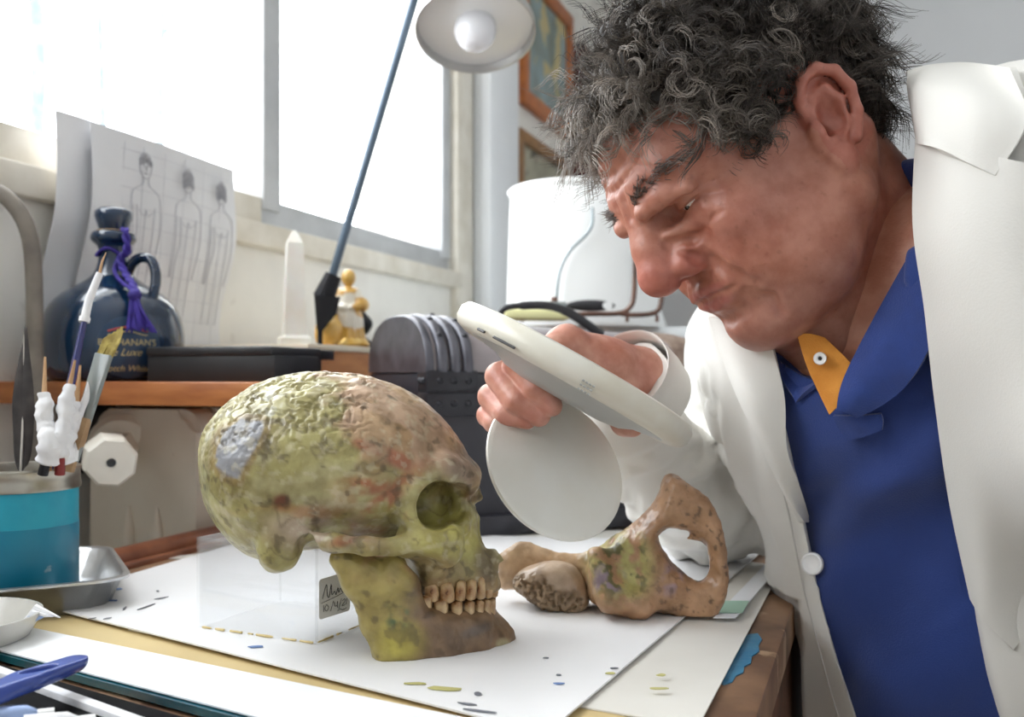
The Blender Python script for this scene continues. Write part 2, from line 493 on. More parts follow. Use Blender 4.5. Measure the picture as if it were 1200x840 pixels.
# the window: frame with stiles and mullions, one pane in each light
GZ = CZ + 0.305
bm = bmesh.new()
wall_box(bm, 0.455, WIN_S1, -0.055, -0.005, WIN_Z0, GZ, 0.004)
wall_box(bm, WIN_S0, WIN_S1, -0.055, -0.005, WIN_Z1 - 0.06, WIN_Z1, 0.004)
for a, b in ((WIN_S0, WIN_S0 + 0.05), (-0.60, -0.548), (0.452, 0.506), (1.20, WIN_S1)):
    wall_box(bm, a, b, -0.06, 0.002, GZ - 0.02, WIN_Z1 - 0.04, 0.004)
win = struct(bm_obj('window_1', bm, 'frame_paint'))
for a, b in ((WIN_S0 + 0.05, -0.60), (-0.548, 0.452), (0.506, 1.20)):
    wbox('window_pane', a - 0.005, b + 0.005, -0.035, -0.031, GZ - 0.005, WIN_Z1 - 0.055, 'window_glass', win)
struct(wbox('trim_4', WIN_S0, 0.454, -0.055, -0.002, WIN_Z0, GZ, 'sill_paint', None, 0.004))
bm = bmesh.new()                                   # sloping painted ledge below the frame
wall_box(bm, WIN_S0, WIN_S1 + 0.04, 0.0, 0.022, WIN_Z0 - 0.035, WIN_Z0 + 0.006, 0.006)
struct(bm_obj('trim_1', bm, 'sill_paint'))
bm = bmesh.new()
wall_box(bm, WIN_S1, WIN_S1 + 0.10, 0.0, 0.02, WIN_Z0 - 0.2, ROOM_Z, 0.004)
struct(bm_obj('trim_2', bm, 'sill_paint'))
bm = bmesh.new()
wall_box(bm, WIN_S1 + 0.13, WIN_S1 + 0.36, 0.0, 0.06, 0, ROOM_Z, 0.025)
struct(bm_obj('trim_3', bm, 'plaster_back'))
# dark red panelled door further along the window wall
bm = bmesh.new(); wall_box(bm, 2.30, 2.95, 0.0, 0.045, 0, 2.1, 0.004)
door = struct(bm_obj('door_1', bm, 'door_wood'))
for z0, z1 in ((0.2, 0.9), (1.05, 1.95)):
    wbox('door_panel', 2.40, 2.85, 0.045, 0.058, z0, z1, 'door_wood', door, 0.006)

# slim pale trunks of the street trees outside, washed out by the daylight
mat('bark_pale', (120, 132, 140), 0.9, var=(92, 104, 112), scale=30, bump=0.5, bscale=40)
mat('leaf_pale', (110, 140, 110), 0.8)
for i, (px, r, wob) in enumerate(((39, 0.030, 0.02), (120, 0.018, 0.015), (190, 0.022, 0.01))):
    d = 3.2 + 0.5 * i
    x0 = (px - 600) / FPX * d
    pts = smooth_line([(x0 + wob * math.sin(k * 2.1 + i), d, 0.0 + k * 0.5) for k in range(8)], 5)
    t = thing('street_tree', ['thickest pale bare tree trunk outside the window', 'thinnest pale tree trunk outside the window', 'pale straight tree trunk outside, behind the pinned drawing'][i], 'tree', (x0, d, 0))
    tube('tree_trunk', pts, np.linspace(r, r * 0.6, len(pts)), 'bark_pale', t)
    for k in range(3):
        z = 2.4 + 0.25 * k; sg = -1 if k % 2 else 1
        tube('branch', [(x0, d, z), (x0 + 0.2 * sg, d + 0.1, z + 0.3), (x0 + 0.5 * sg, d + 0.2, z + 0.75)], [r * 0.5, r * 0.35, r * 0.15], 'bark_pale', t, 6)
# ================================================================== work table
TZ = 0.75
mat('table_wood', (150, 116, 88), 0.55, var=(106, 78, 58), scale=14, stretch=(1, 1, 1), bump=0.35, bscale=45, col3=(176, 146, 116), scale3=22, thr3=0.6)
mat('table_side', (112, 76, 54), 0.5, var=(78, 50, 36), scale=18, bump=0.2, bscale=60)
mat('blue_paint', (42, 112, 150), 0.5, var=(70, 130, 160), scale=40, bump=0.3, bscale=150)
mat('rail_wood', (150, 98, 72), 0.35, var=(124, 76, 56), scale=30, bump=0.1, bscale=60)
mat('dark_metal', (40, 40, 44), 0.45, metal=0.6)
TL, TR, TS0, TS1 = 0.236, 0.912, -0.80, 0.75
table = thing('work_table', 'old wooden work table with paint-stained edge under the papers', 'table', wp(0, 0.55, 0))
wbox('tabletop', TS0, TS1, TL, TR, TZ - 0.032, TZ, 'table_wood', table, 0.003)
wbox('apron', TS0 + 0.03, TS1 - 0.03, TR - 0.03, TR - 0.004, TZ - 0.19, TZ - 0.03, 'table_side', table, 0.002)
wbox('apron', TS0 + 0.03, TS1 - 0.03, TL + 0.004, TL + 0.03, TZ - 0.19, TZ - 0.03, 'table_side', table, 0.002)
wbox('apron', TS0 + 0.03, TS0 + 0.055, TL + 0.03, TR - 0.03, TZ - 0.19, TZ - 0.03, 'table_side', table, 0.002)
wbox('apron', TS1 - 0.055, TS1 - 0.03, TL + 0.03, TR - 0.03, TZ - 0.19, TZ - 0.03, 'table_side', table, 0.002)
for s in (TS0 + 0.03, TS1 - 0.09):
    for t in (TL + 0.006, TR - 0.068):
        wbox('leg', s, s + 0.06, t, t + 0.06, 0, TZ - 0.03, 'table_side', table, 0.004)
pts = [wp(s, TL + 0.012, TZ + 0.007) for s in np.linspace(-0.22, TS1 - 0.02, 12)]
tube('rail', pts, 0.0125, 'rail_wood', table, 12)
wbox('rail_strip', -0.22, TS1 - 0.02, TL + 0.022, TL + 0.034, TZ - 0.002, TZ + 0.006, 'rail_wood', table, 0.002)
# chipped blue paint on the right-hand border: an irregular thin coat
def tp(px, py, z=TZ): 
    """point on the horizontal plane z seen at a pixel"""
    d = (CZ - z) * FPX / (py - 440); return ((px - 600) / FPX * d, d)
pol = [(840, 800), (852, 776), (866, 750), (878, 744), (888, 743), (893, 750), (889, 757), (890, 764), (881, 770), (880, 778), (872, 782), (871, 789), (862, 793), (858, 800), (848, 803)]
prism('paint_patch', [tp(*p) for p in pol], TZ - 0.0002, TZ + 0.0008, 'blue_paint', table)

# ------------------------------------------------------------------ papers on the table
def paper_mat(name, col, var, sp=None):
    mat(name, col, 0.7, var=var, scale=5, bump=0.06, bscale=12, col3=sp, scale3=55, thr3=0.74)
paper_mat('paper_a', (238, 238, 240), (232, 232, 234), (190, 188, 180))
paper_mat('paper_b', (240, 242, 246), (230, 234, 240))
paper_mat('paper_c', (226, 224, 218), (216, 212, 204), (180, 170, 150))
paper_mat('card_tan', (212, 190, 140), (196, 172, 122))
mat('blue_ink', (112, 140, 190), 0.7); mat('grey_mark', (120, 122, 130), 0.7); mat('ochre_mark', (190, 184, 120), 0.7)
mat('green_tape', (168, 206, 186), 0.4)
def flat(name, pix, z, th, m, curl=0.0, label=None, cat='paper', sub=10):
    """sheet lying on the table: four pixel corners taken down to the plane z"""
    c = [Vector((*tp(px, py, z), z)) for px, py in pix]
    rows = []
    for i in range(4):
        v = i / 3; rows.append([tuple((c[0] * (1 - u) + c[1] * u) * (1 - v) + (c[3] * (1 - u) + c[2] * u) * v) for u in (0, 0.33, 0.67, 1)])
    o = sheet(name, rows, m, None, sub, sub, th, disp=(lambda g: curl * (fbm(g, 9, 2) - 0.3)) if curl else None)
    if label: tag(o, label, cat)
    return o
flat('drawing_sheet', [(185, 654), (560, 612), (880, 630), (700, 668)], TZ + 0.0008, 0.0006, 'paper_c', 0, 'off-white sheet of paper lying under the trunk')
flat('drawing_sheet', [(150, 738), (818, 852), (917, 664), (560, 612)], TZ + 0.003, 0.001, 'paper_c', 0, 'large cream backing sheet under the other papers')
big = flat('drawing_sheet', [(36, 707), (640, 860), (905, 636), (330, 622)], TZ + 0.0056, 0.0012, 'paper_a', 0.0006, 'big white paint-spotted paper sheet under the skull and hip bone')
flat('card_sheet', [(-60, 742), (420, 852), (760, 846), (60, 692)], TZ + 0.0018, 0.0008, 'card_tan', 0, 'tan cardboard sheet peeping out below the big paper', 'cardboard')
front = flat('paper_sheet', [(-60, 747), (360, 856), (600, 853), (38, 736)], TZ + 0.0085, 0.0010, 'paper_b', 0, 'blank white sheet lying on the glass plate')
# strips at the right-hand side
flat('paper_strip', [(836, 724), (862, 724), (915, 662), (898, 660)], TZ + 0.0074, 0.0006, 'paper_b', 0, 'narrow white paper strip beside the hip bone')
flat('tape_piece', [(840, 718), (870, 718), (878, 704), (850, 704)], TZ + 0.0082, 0.0004, 'green_tape', 0, 'small pale green tape piece by the table border', 'tape')
# paint marks (flat dried paint on the big sheet)
def dabs(name, spots, m, z=TZ + 0.0074):
    bm = bmesh.new()
    for px, py, l, w, a in spots:
        cx, cy = tp(px, py, z); a = math.radians(a)
        n = 9; vs = []
        for k in range(n):
            th = 2 * PI * k / n; rr = random.uniform(0.7, 1.25)
            x = l * rr * math.cos(th); y = w * rr * math.sin(th)
            vs.append(bm.verts.new((cx + x * math.cos(a) - y * math.sin(a), cy + x * math.sin(a) + y * math.cos(a), z)))
        f = bm.faces.new(vs); r = bmesh.ops.extrude_face_region(bm, geom=[f])
        for v in r['geom']:
            if isinstance(v, bmesh.types.BMVert): v.co.z -= 0.0006
    return bm_obj(name, bm, m, big, True, 30)
random.seed(3)
for spot in [(118, 697, 0.012, 0.004, 20), (135, 690, 0.006, 0.003, 40), (128, 703, 0.007, 0.002, 0), (300, 757, 0.005, 0.002, 10), (655, 800, 0.003, 0.0015, 0)]:
    dabs('paint_dab', [spot], 'blue_ink')
for spot in [(172, 710, 0.011, 0.0009, 75), (146, 712, 0.005, 0.0008, 100), (190, 700, 0.006, 0.001, 50), (185, 692, 0.003, 0.001, 120), (125, 724, 0.003, 0.001, 45), (108, 724, 0.003, 0.001, 45),
             (560, 812, 0.002, 0.003, 20), (548, 824, 0.007, 0.0012, -20), (562, 832, 0.010, 0.0012, -20), (655, 790, 0.002, 0.001, 0), (640, 770, 0.002, 0.001, 0), (720, 782, 0.003, 0.001, 0)]:
    dabs('ink_mark', [spot], 'grey_mark')
for spot in [(520, 806, 0.012, 0.003, -12), (488, 800, 0.007, 0.002, 0), (715, 788, 0.003, 0.002, 0), (775, 790, 0.003, 0.002, 0), (772, 806, 0.005, 0.002, 0)]:
    dabs('paint_dab', [spot], 'ochre_mark')
# ================================================================== skull
SD = 0.71                                     # depth of the skull's middle plane
def S2(px, py): 
    p = P(px, py, SD); return (p[0], p[2])
def S3(px, py, s): return P(px, py, SD - s)   # s metres towards the camera
def both(fld, fn, *a, **k):
    """apply a sculpting stroke on both sides of the middle plane"""
    fn(*a, **k)
def mir(p): return (p[0], 2 * SD - p[1], p[2])

mat('old_bone', (255, 255, 255), 0.5, var=(205, 200, 190), scale=60, bump=0.5, bscale=170, attr=True, coat=0.35, bdist=0.0015)
mat('tooth_enamel', (216, 190, 146), 0.3, var=(150, 104, 62), scale=90, coat=0.3, col3=(104, 66, 38), scale3=120, thr3=0.62)

sk = Field((-0.235, SD - 0.085, 0.765), (0.005, SD + 0.085, 0.955), 0.00125)
crn = [(240, 560), (238, 530), (246, 500), (266, 474), (296, 453), (332, 440), (370, 435), (412, 437), (450, 446), (485, 462), (515, 486), (538, 514), (552, 540), (555, 560), (546, 572),
       (530, 585), (515, 600), (490, 618), (450, 632), (400, 640), (360, 646), (330, 656), (300, 650), (276, 634), (256, 608), (245, 584)]
crn = [S2(*p) for p in smooth_line(crn, 4, True)]
def crn_w(X, Z):
    x = (X + 0 * Z); z = (Z + 0 * X)
    w = 0.074 - 0.022 * sstep(-0.10, -0.028, x)           # narrows to the temples
    w = w - 0.010 * sstep(0.86, 0.80, z) - 0.004 * sstep(-0.19, -0.23, x)
    return w.astype(np.float32)
inflate(sk, crn, SD, crn_w, 0.062)
# facial block: nasal root, maxilla
fac = [(500, 560), (548, 566), (549, 578), (556, 592), (565, 612), (574, 634), (583, 655), (584, 672), (586, 690), (560, 696), (520, 698), (490, 690), (478, 660), (470, 630), (480, 600)]
fac = [S2(*p) for p in smooth_line(fac, 3, True)]
def fac_w(X, Z):
    x = X + 0 * Z
    return (0.046 - 0.026 * sstep(-0.065, -0.015, x)).astype(np.float32)
inflate(sk, fac, SD, fac_w, 0.030, 0.012)
for sg in (1, -1):
    q = (lambda p: p) if sg > 0 else mir
    # cheekbone and arch
    sk.ell(q(S3(503, 640, 0.050)), (0.024, 0.014, 0.019), 0.014)
    sk.chain([q(S3(*p)) for p in ((530, 628, 0.040), (505, 636, 0.054), (470, 640, 0.060), (430, 640, 0.066), (392, 636, 0.068), (365, 634, 0.064))], [0.009, 0.010, 0.0075, 0.0055, 0.0055, 0.006], 0.006)
    sk.chain([q(S3(*p)) for p in ((497, 632, 0.052), (486, 600, 0.051), (487, 572, 0.049), (500, 556, 0.042))], [0.009, 0.0075, 0.0075, 0.008], 0.008)      # lateral orbital rim
    sk.chain([q(S3(*p)) for p in ((496, 558, 0.044), (520, 552, 0.035), (545, 562, 0.015))], [0.009, 0.009, 0.010], 0.010)                           # brow ridge
    sk.chain([q(S3(*p)) for p in ((497, 628, 0.050), (515, 624, 0.043), (536, 620, 0.026), (545, 600, 0.014))], [0.008, 0.0065, 0.006, 0.006], 0.007) # lower rim
    # temple hollow behind the orbit, hollow under the cheek
    sk.ell(q(S3(455, 596, 0.086)), (0.028, 0.018, 0.030), 0.012, True)
    sk.ell(q(S3(452, 620, 0.056)), (0.013, 0.007, 0.005), 0.004, True)
    sk.ell(q(S3(490, 672, 0.064)), (0.018, 0.022, 0.012), 0.010, True)
    # mastoid, ear opening
    sk.chain([q(S3(335, 625, 0.056)), q(S3(326, 648, 0.054)), q(S3(322, 655, 0.050))], [0.013, 0.0105, 0.006], 0.014)
    sk.ell(q(S3(362, 640, 0.062)), (0.0085, 0.014, 0.009), 0.003, True)
    sk.ell(q(S3(388, 608, 0.072)), (0.008, 0.0045, 0.005), 0.003, True)
    # orbit
    sk.ell(q(S3(512, 591, 0.040)), (0.0145, 0.034, 0.0172), 0.0025, True)
    sk.ell(q(S3(526, 590, 0.032)), (0.019, 0.017, 0.015), 0.003, True)
    sk.ell(q(S3(494, 594, 0.026)), (0.024, 0.014, 0.013), 0.004, True)
    # nasal opening
    sk.ell(q(S3(574, 624, 0.006)), (0.0095, 0.0075, 0.017), 0.003, True)
    sk.ell(q(S3(548, 650, 0.036)), (0.014, 0.010, 0.012), 0.008, True)
# nasal bones, nasal spine
sk.chain([S3(544, 574, 0), S3(552, 578, 0), S3(562, 583, 0)], [0.009, 0.0062, 0.0022], 0.005)
sk.cone(S3(578, 652, 0), S3(588, 656, 0), 0.005, 0.0015, 0.003)
# skull base: foramen side kept flat and hollow
sk.ell(S3(365, 672, 0), (0.030, 0.040, 0.018), 0.010, True)
# alveolar ridge bumps
for i in range(9):
    a = i / 8
    for sg in (1, -1):
        p = S3(500 + 76 * a ** 0.9, 684 + 2 * a, (0.029 - 0.020 * a ** 1.6) * 1.0)
        sk.cone((p[0], SD - sg * (SD - p[1]), p[2] + 0.006), (p[0], SD - sg * (SD - p[1]), p[2]), 0.0045, 0.0048, 0.003)
v, q = sk.mesh()
v = relax(v, q, 1)
nr = normals(v, q)
px, py = proj(v); side = v[:, 1] - SD
# flaking relief of the glaze over the crown, fine pitting elsewhere
top = sstep(560, 470, py) * sstep(470, 400, px) * 1.0
n1 = fbm(v, 90, 3, 1); n2 = fbm(v, 240, 2, 5); n3 = fbm(v, 30, 3, 9)
flake = np.abs(fbm(v, 130, 3, 1) - 0.5) * 2
v = v + nr * ((-0.0020 * (1 - sstep(0.02, 0.12, flake)) * top + 0.0030 * (fbm(v, 70, 3, 19) - 0.5) * top + 0.0012 * (n1 - 0.5) + 0.0007 * (n2 - 0.5)))[:, None]
cc = np.tile(np.array(lin(170, 162, 104)), (len(v), 1))
cc = paint(cc, sstep(0.45, 0.62, n3) * 0.6, (196, 190, 146))
cc = paint(cc, sstep(0.55, 0.70, fbm(v, 60, 3, 21)) * 0.5, (146, 134, 76))
fr = sstep(-14, 14, (px - 398) * 0.93 - (py - 470) * 0.42 + (n1 - 0.5) * 60) * sstep(14, -14, py - 545 - (px - 470) * 0.2 + (n3 - 0.5) * 60)
cc = paint(cc, fr, (196, 164, 128))
cc = paint(cc, fr * sstep(0.5, 0.62, fbm(v, 50, 3, 31)) * 0.7, (164, 130, 92))
cc = paint(cc, fr * sstep(0.5, 0.58, fbm(v, 28, 3, 33)) * 0.45, (208, 178, 160))
cc = paint(cc, sstep(0.62, 0.74, fbm(v, 80, 3, 41)) * top * (1 - fr), (225, 226, 214))
# grey lead patch
gp = np.array([(262, 505), (284, 492), (305, 490), (311, 500), (303, 520), (288, 545), (279, 562), (262, 558), (252, 545), (253, 525)], dtype=float)
cc = paint(cc, sstep(-2, 2, poly_dist(px + (n2 - 0.5) * 6, py + (n1 - 0.5) * 6, gp)), (150, 152, 158))
cc = paint(cc, sstep(6, 2, np.abs(poly_dist(px, py, gp) + (n1 - 0.5) * 8 + 3)) * 0.6, (150, 120, 70))
# reddish streaks over the temple
red = np.maximum.reduce([blob(px, py, 452, 585, 62, 10, -42), blob(px, py, 430, 570, 32, 10, 0), blob(px, py, 418, 628, 34, 8, -18), blob(px, py, 470, 540, 26, 9, 25), blob(px, py, 440, 525, 30, 7, 15)])
cc = paint(cc, red * sstep(0.36, 0.62, fbm(v, 90, 3, 51)) * 0.85, (172, 98, 66))
cc = paint(cc, blob(px, py, 440, 590, 60, 45, -30, 0.7) * sstep(0.42, 0.62, fbm(v, 60, 3, 57)) * 0.5, (176, 122, 84))
cc = paint(cc, blob(px, py, 330, 588, 10, 9) * 0.9, (126, 58, 36))
lowt = blob(px, py, 375, 622, 62, 26, 4, 0.6)
cc = paint(cc, lowt * sstep(0.36, 0.60, n1) * 0.85, (180, 160, 144))
cc = paint(cc, blob(px, py, 340, 600, 60, 8, 0) * sstep(0.4, 0.6, n3) * 0.7, (176, 128, 80))
# brow and face
cc = paint(cc, blob(px, py, 543, 545, 20, 24, 0, 0.6) * 0.8, (150, 134, 120))
cc = paint(cc, blob(px, py, 552, 582, 10, 8) * 0.8, (120, 84, 50))
cc = paint(cc, blob(px, py, 528, 625, 38, 30, 0, 0.6) * (1 - red), (186, 178, 100))
cc = paint(cc, sstep(664, 684, py + (n1 - 0.5) * 20) * (px > 470) * 0.8, (150, 118, 82))
cc = paint(cc, blob(px, py, 572, 660, 14, 22) * 0.7, (122, 104, 88))
cc = paint(cc, blob(px, py, 505, 662, 40, 10, 5) * 0.5, (170, 140, 110))
cc = paint(cc, sstep(0.030, 0.0, np.abs(fbm(v, 32, 4, 91) - 0.5)) * 0.45, (92, 74, 46))
cc = paint(cc, sstep(0.56, 0.68, fbm(v, 190, 3, 95)) * 0.35, (216, 208, 180))
# dark dirt settled in pits
cc = paint(cc, sstep(0.66, 0.74, fbm(v, 130, 3, 61)) * 0.55, (84, 70, 44))
skull = thing('human_skull', 'green and brown mottled human skull with jaw resting on a clear box', 'skull', P(520, 783, 0.68))
me_obj('cranium', v, q, 'old_bone', skull, colors=cc)

# lower jaw
jw = Field((-0.150, SD - 0.075, 0.735), (0.012, SD + 0.075, 0.840), 0.00125)
for sg in (1, -1):
    q_ = (lambda p: p) if sg > 0 else mir
    ram = [(402, 652, 0.052), (412, 668, 0.051), (432, 700, 0.049), (448, 732, 0.048)]
    # ramus: broad plate from condyle to angle
    for a, b, c, ra, rb, rc in ((( 400, 655, 0.053), (416, 682, 0.051), (438, 728, 0.048), 0.0075, 0.009, 0.011), ((432, 664, 0.050), (446, 690, 0.049), (466, 728, 0.046), 0.008, 0.010, 0.011), ((462, 660, 0.047), (474, 685, 0.045), (488, 722, 0.042), 0.0075, 0.010, 0.011)):
        jw.chain([q_(S3(*a)), q_(S3(*b)), q_(S3(*c))], [ra * 0.75, rb * 0.75, rc * 0.75], 0.012)
    jw.chain([q_(S3(400, 655, 0.053)), q_(S3(425, 668, 0.050)), q_(S3(452, 670, 0.049))], [0.0062, 0.0056, 0.006], 0.008)
    # angle and lower border
    jw.chain([q_(S3(*p)) for p in ((446, 735, 0.048), (458, 760, 0.047), (482, 768, 0.043), (520, 768, 0.035), (556, 765, 0.022), (572, 758, 0.0))], [0.009, 0.0105, 0.0105, 0.010, 0.0105, 0.012], 0.012)
    # body: tooth-bearing ridge
    jw.chain([q_(S3(*p)) for p in ((474, 722, 0.041), (505, 731, 0.034), (540, 732, 0.025), (562, 731, 0.014), (568, 730, 0.0))], [0.009, 0.0078, 0.0075, 0.0075, 0.0075], 0.010)
    jw.chain([q_(S3(*p)) for p in ((470, 738, 0.044), (515, 745, 0.034), (552, 745, 0.022), (568, 744, 0.0))], [0.010, 0.010, 0.010, 0.011], 0.012)
    jw.cone(q_(S3(582, 752, 0.010)), q_(S3(584, 750, 0.0)), 0.009, 0.009, 0.010)          # chin boss
v, q = jw.mesh(); v = relax(v, q, 2); nr = normals(v, q)
n1 = fbm(v, 110, 3, 2); n3 = fbm(v, 45, 3, 8)
v = v + nr * (0.0016 * (n1 - 0.5) + 0.0012 * (fbm(v, 260, 2, 4) - 0.5))[:, None]
v[:, 2] = np.maximum(v[:, 2], TZ + 0.0064)
px, py = proj(v)
cc = np.tile(np.array(lin(136, 108, 80)), (len(v), 1))
cc = paint(cc, sstep(0.44, 0.60, n3) * 0.6, (104, 82, 62))
rmk = sstep(500, 470, px + (n3 - 0.5) * 50 + (py - 700) * 0.1)
cc = paint(cc, rmk * 0.95, (176, 160, 92))
cc = paint(cc, rmk * sstep(690, 660, py) * sstep(0.4, 0.6, n3), (190, 150, 116))
cc = paint(cc, blob(px, py, 470, 752, 26, 22, 0, 0.6) * 0.7, (190, 178, 70))
cc = paint(cc, blob(px, py, 465, 722, 18, 14) * sstep(0.45, 0.6, n1), (96, 110, 70))
cc = paint(cc, blob(px, py, 590, 755, 8, 7) * 0.8, (196, 186, 146))
cc = paint(cc, blob(px, py, 560, 738, 20, 6, -20) * 0.5, (86, 84, 84))
cc = paint(cc, sstep(0.62, 0.72, fbm(v, 120, 3, 61)) * 0.5, (78, 62, 44))
me_obj('mandible', v, q, 'old_bone', skull, colors=cc)

# teeth, each its own piece: rounded crowns sunk into the ridges
def tooth_mesh(w, dp, h):
    bm = bmesh.new(); bmesh.ops.create_cube(bm, size=1)
    bmesh.ops.subdivide_edges(bm, edges=bm.edges[:], cuts=2, use_grid_fill=True)
    for v_ in bm.verts:
        c = v_.co; r = Vector((c.x, c.y, c.z * 0.9)); l = max(abs(c.x), abs(c.y), abs(c.z)) / max(r.length, 1e-6)
        k = 0.55; s_ = c * (1 - k) + c * l * 0.95 * k
        tp_ = 1 - 0.22 * (s_.z + 0.5)
        v_.co = Vector((s_.x * w * tp_, s_.y * dp * tp_, s_.z * h))
    me = bpy.data.meshes.new('tooth'); bmesh.ops.recalc_face_normals(bm, faces=bm.faces[:]); bm.to_mesh(me); bm.free()
    me.polygons.foreach_set('use_smooth', np.ones(len(me.polygons), dtype=bool))
    me.materials.append(MATS['tooth_enamel']); return me
tm = [tooth_mesh(0.0112, 0.0095, 0.0150), tooth_mesh(0.0080, 0.008, 0.0150), tooth_mesh(0.0074, 0.0068, 0.0165)]
up = [(506, 693, 0.034, 0), (524, 694, 0.032, 0), (540, 692, 0.029, 1), (552, 691, 0.025, 1), (563, 689, 0.019, 2), (572, 688, 0.012, 2), (579, 687, 0.004, 2)]
lo = [(498, 710, 0.037, 0), (517, 714, 0.033, 0), (536, 716, 0.029, 1), (550, 716, 0.024, 1), (561, 716, 0.018, 2), (570, 715, 0.011, 2), (576, 714, 0.004, 2)]
for row, fl in ((up, 1), (lo, -1)):
    for i, (tx, ty, s, kd) in enumerate(row):
        for sg in (1, -1):
            p = S3(tx, ty, s); p = p if sg > 0 else mir(p)
            o = bpy.data.objects.new('tooth', tm[kd]); COL.objects.link(o); o.parent = skull
            o.matrix_parent_inverse = skull.matrix_basis.inverted()
            o.location = p
            yaw = [0.25, 0.25, 0.35, 0.5, 0.8, 1.1, 1.45][i] * sg
            o.rotation_euler = (random.uniform(-.06, .06) + (0 if fl > 0 else PI), random.uniform(-.1, .1), yaw * -1)
            if fl < 0: o.rotation_euler = (PI + random.uniform(-.06, .06), random.uniform(-.1, .1), -yaw)

# clear display box under the skull
m = bpy.data.materials.new('clear_acrylic'); MATS['clear_acrylic'] = m; m.use_nodes = True
_n = m.node_tree.nodes; _l = m.node_tree.links
_tr = _n.new('ShaderNodeBsdfTransparent'); _tr.inputs[0].default_value = (0.99, 0.995, 1, 1)
_gl = _n.new('ShaderNodeBsdfGlossy'); _gl.inputs['Roughness'].default_value = 0.05
_df = _n.new('ShaderNodeBsdfDiffuse'); _df.inputs[0].default_value = (0.92, 0.93, 0.95, 1)
_m1 = _n.new('ShaderNodeMixShader'); _m1.inputs[0].default_value = 0.07
_m2 = _n.new('ShaderNodeMixShader'); _fr = _n.new('ShaderNodeFresnel'); _fr.inputs[0].default_value = 1.18
_l.new(_tr.outputs[0], _m1.inputs[1]); _l.new(_df.outputs[0], _m1.inputs[2])
_m2.inputs[0].default_value = 0.05; _l.new(_m1.outputs[0], _m2.inputs[1]); _l.new(_gl.outputs[0], _m2.inputs[2])
_l.new(_m2.outputs[0], _n['Material Output'].inputs[0])
mat('glue_yellow', (226, 206, 152), 0.5, var=(206, 182, 122), scale=200)
mat('label_paper', (226, 220, 206), 0.6); mat('ink_black', (24, 22, 22), 0.6)
bz = TZ + 0.0064
A = Vector((*tp(370, 755, bz), bz)); B = Vector((*tp(230, 735, bz), bz)); ex = (B - A); BL = ex.length; ex.normalize()
ey = Vector((-ex.y, ex.x, 0)); ey = ey if ey.y > 0 else -ey
BD, BH = 0.100, 0.068
boxo = thing('display_box', 'clear acrylic box with yellowed glued edges and handwritten label under the skull', 'box', A)
def bpnt(a, b, c): return A + ex * a + ey * b + Vector((0, 0, c))
def slab(name, a0, a1, b0, b1, c0, c1, m, par, bev=0.0):
    bm = bmesh.new()
    cs = [bpnt(a0, b0, c0), bpnt(a1, b0, c0), bpnt(a1, b1, c0), bpnt(a0, b1, c0)]
    b_box(bm, cs + [c + Vector((0, 0, c1 - c0)) for c in cs], bev); return bm_obj(name, bm, m, par)
tk = 0.003
slab('side_wall', 0, BL, 0, tk, 0, BH, 'clear_acrylic', boxo, 0.0005)
slab('side_wall', 0, BL, BD - tk, BD, 0, BH, 'clear_acrylic', boxo, 0.0005)
slab('side_wall', 0, tk, tk, BD - tk, 0, BH, 'clear_acrylic', boxo, 0.0005)
slab('side_wall', BL - tk, BL, tk, BD - tk, 0, BH, 'clear_acrylic', boxo, 0.0005)
slab('top_panel', tk, BL - tk, tk, BD - tk, BH - tk, BH, 'clear_acrylic', boxo, 0.0005)
random.seed(11)
for (a0, a1, ax) in ((0.0, BL, 0), (0.0, BD, 1)):
    x = a0 + 0.002
    while x < a1 - 0.006:
        l = random.uniform(0.004, 0.02)
        pts = [bpnt(t, -0.0006, 0.0012) if ax == 0 else bpnt(-0.0006, t, 0.0012) for t in np.linspace(x, min(x + l, a1), 5)]
        tube('glue_bead', pts, [0.0005 + random.random() * 0.0005 for _ in pts], 'glue_yellow', boxo, 6)
        x += l + random.uniform(0.002, 0.010)
# the label hangs on the side wall beside the jaw
lc = V(392, 697, 0.735)
lx = Vector((0.96, 0.28, 0.0)).normalized(); lz = Vector((0, 0, 1))
lab = thing('specimen_label', 'small cream label with black handwriting stuck beside the jaw', 'label', lc)
lw, lh = 0.0115, 0.0150
sk_ = 0.25
def lpt(a, b, o=0.0): return lc + lx * a + lz * (b + sk_ * a) + lx.cross(lz) * o
cornr = []
for cx, cy, a0 in ((lw - .002, lh - .002, 0), (-lw + .002, lh - .002, 90), (-lw + .002, -lh + .002, 180), (lw - .002, -lh + .002, 270)):
    for k in range(4):
        th = math.radians(a0 + k * 30); cornr.append((cx + 0.002 * math.cos(th), cy + 0.002 * math.sin(th)))
prism('label_card', cornr, 0.0, 0.0008, 'label_paper', lab, fn=lambda x, y, z: lpt(x, y, z))
def scribble(name, pts, r, n=4):
    return tube(name, smooth_line([lpt(a, b, 0.001) for a, b in pts], n), r, 'ink_black', lab, 5)
scribble('handwriting', [(-.009, .000), (-.006, .010), (-.0055, .002), (-.004, .000), (-.0025, .009), (-.002, .001), (0, .003), (.001, .000), (.0025, .005), (.003, .001), (.0045, .004), (.006, .0005), (.0075, .006), (.009, .002)], 0.00035)
scribble('handwriting', [(-.010, -.003), (0, -.0015), (.010, .001)], 0.00025)
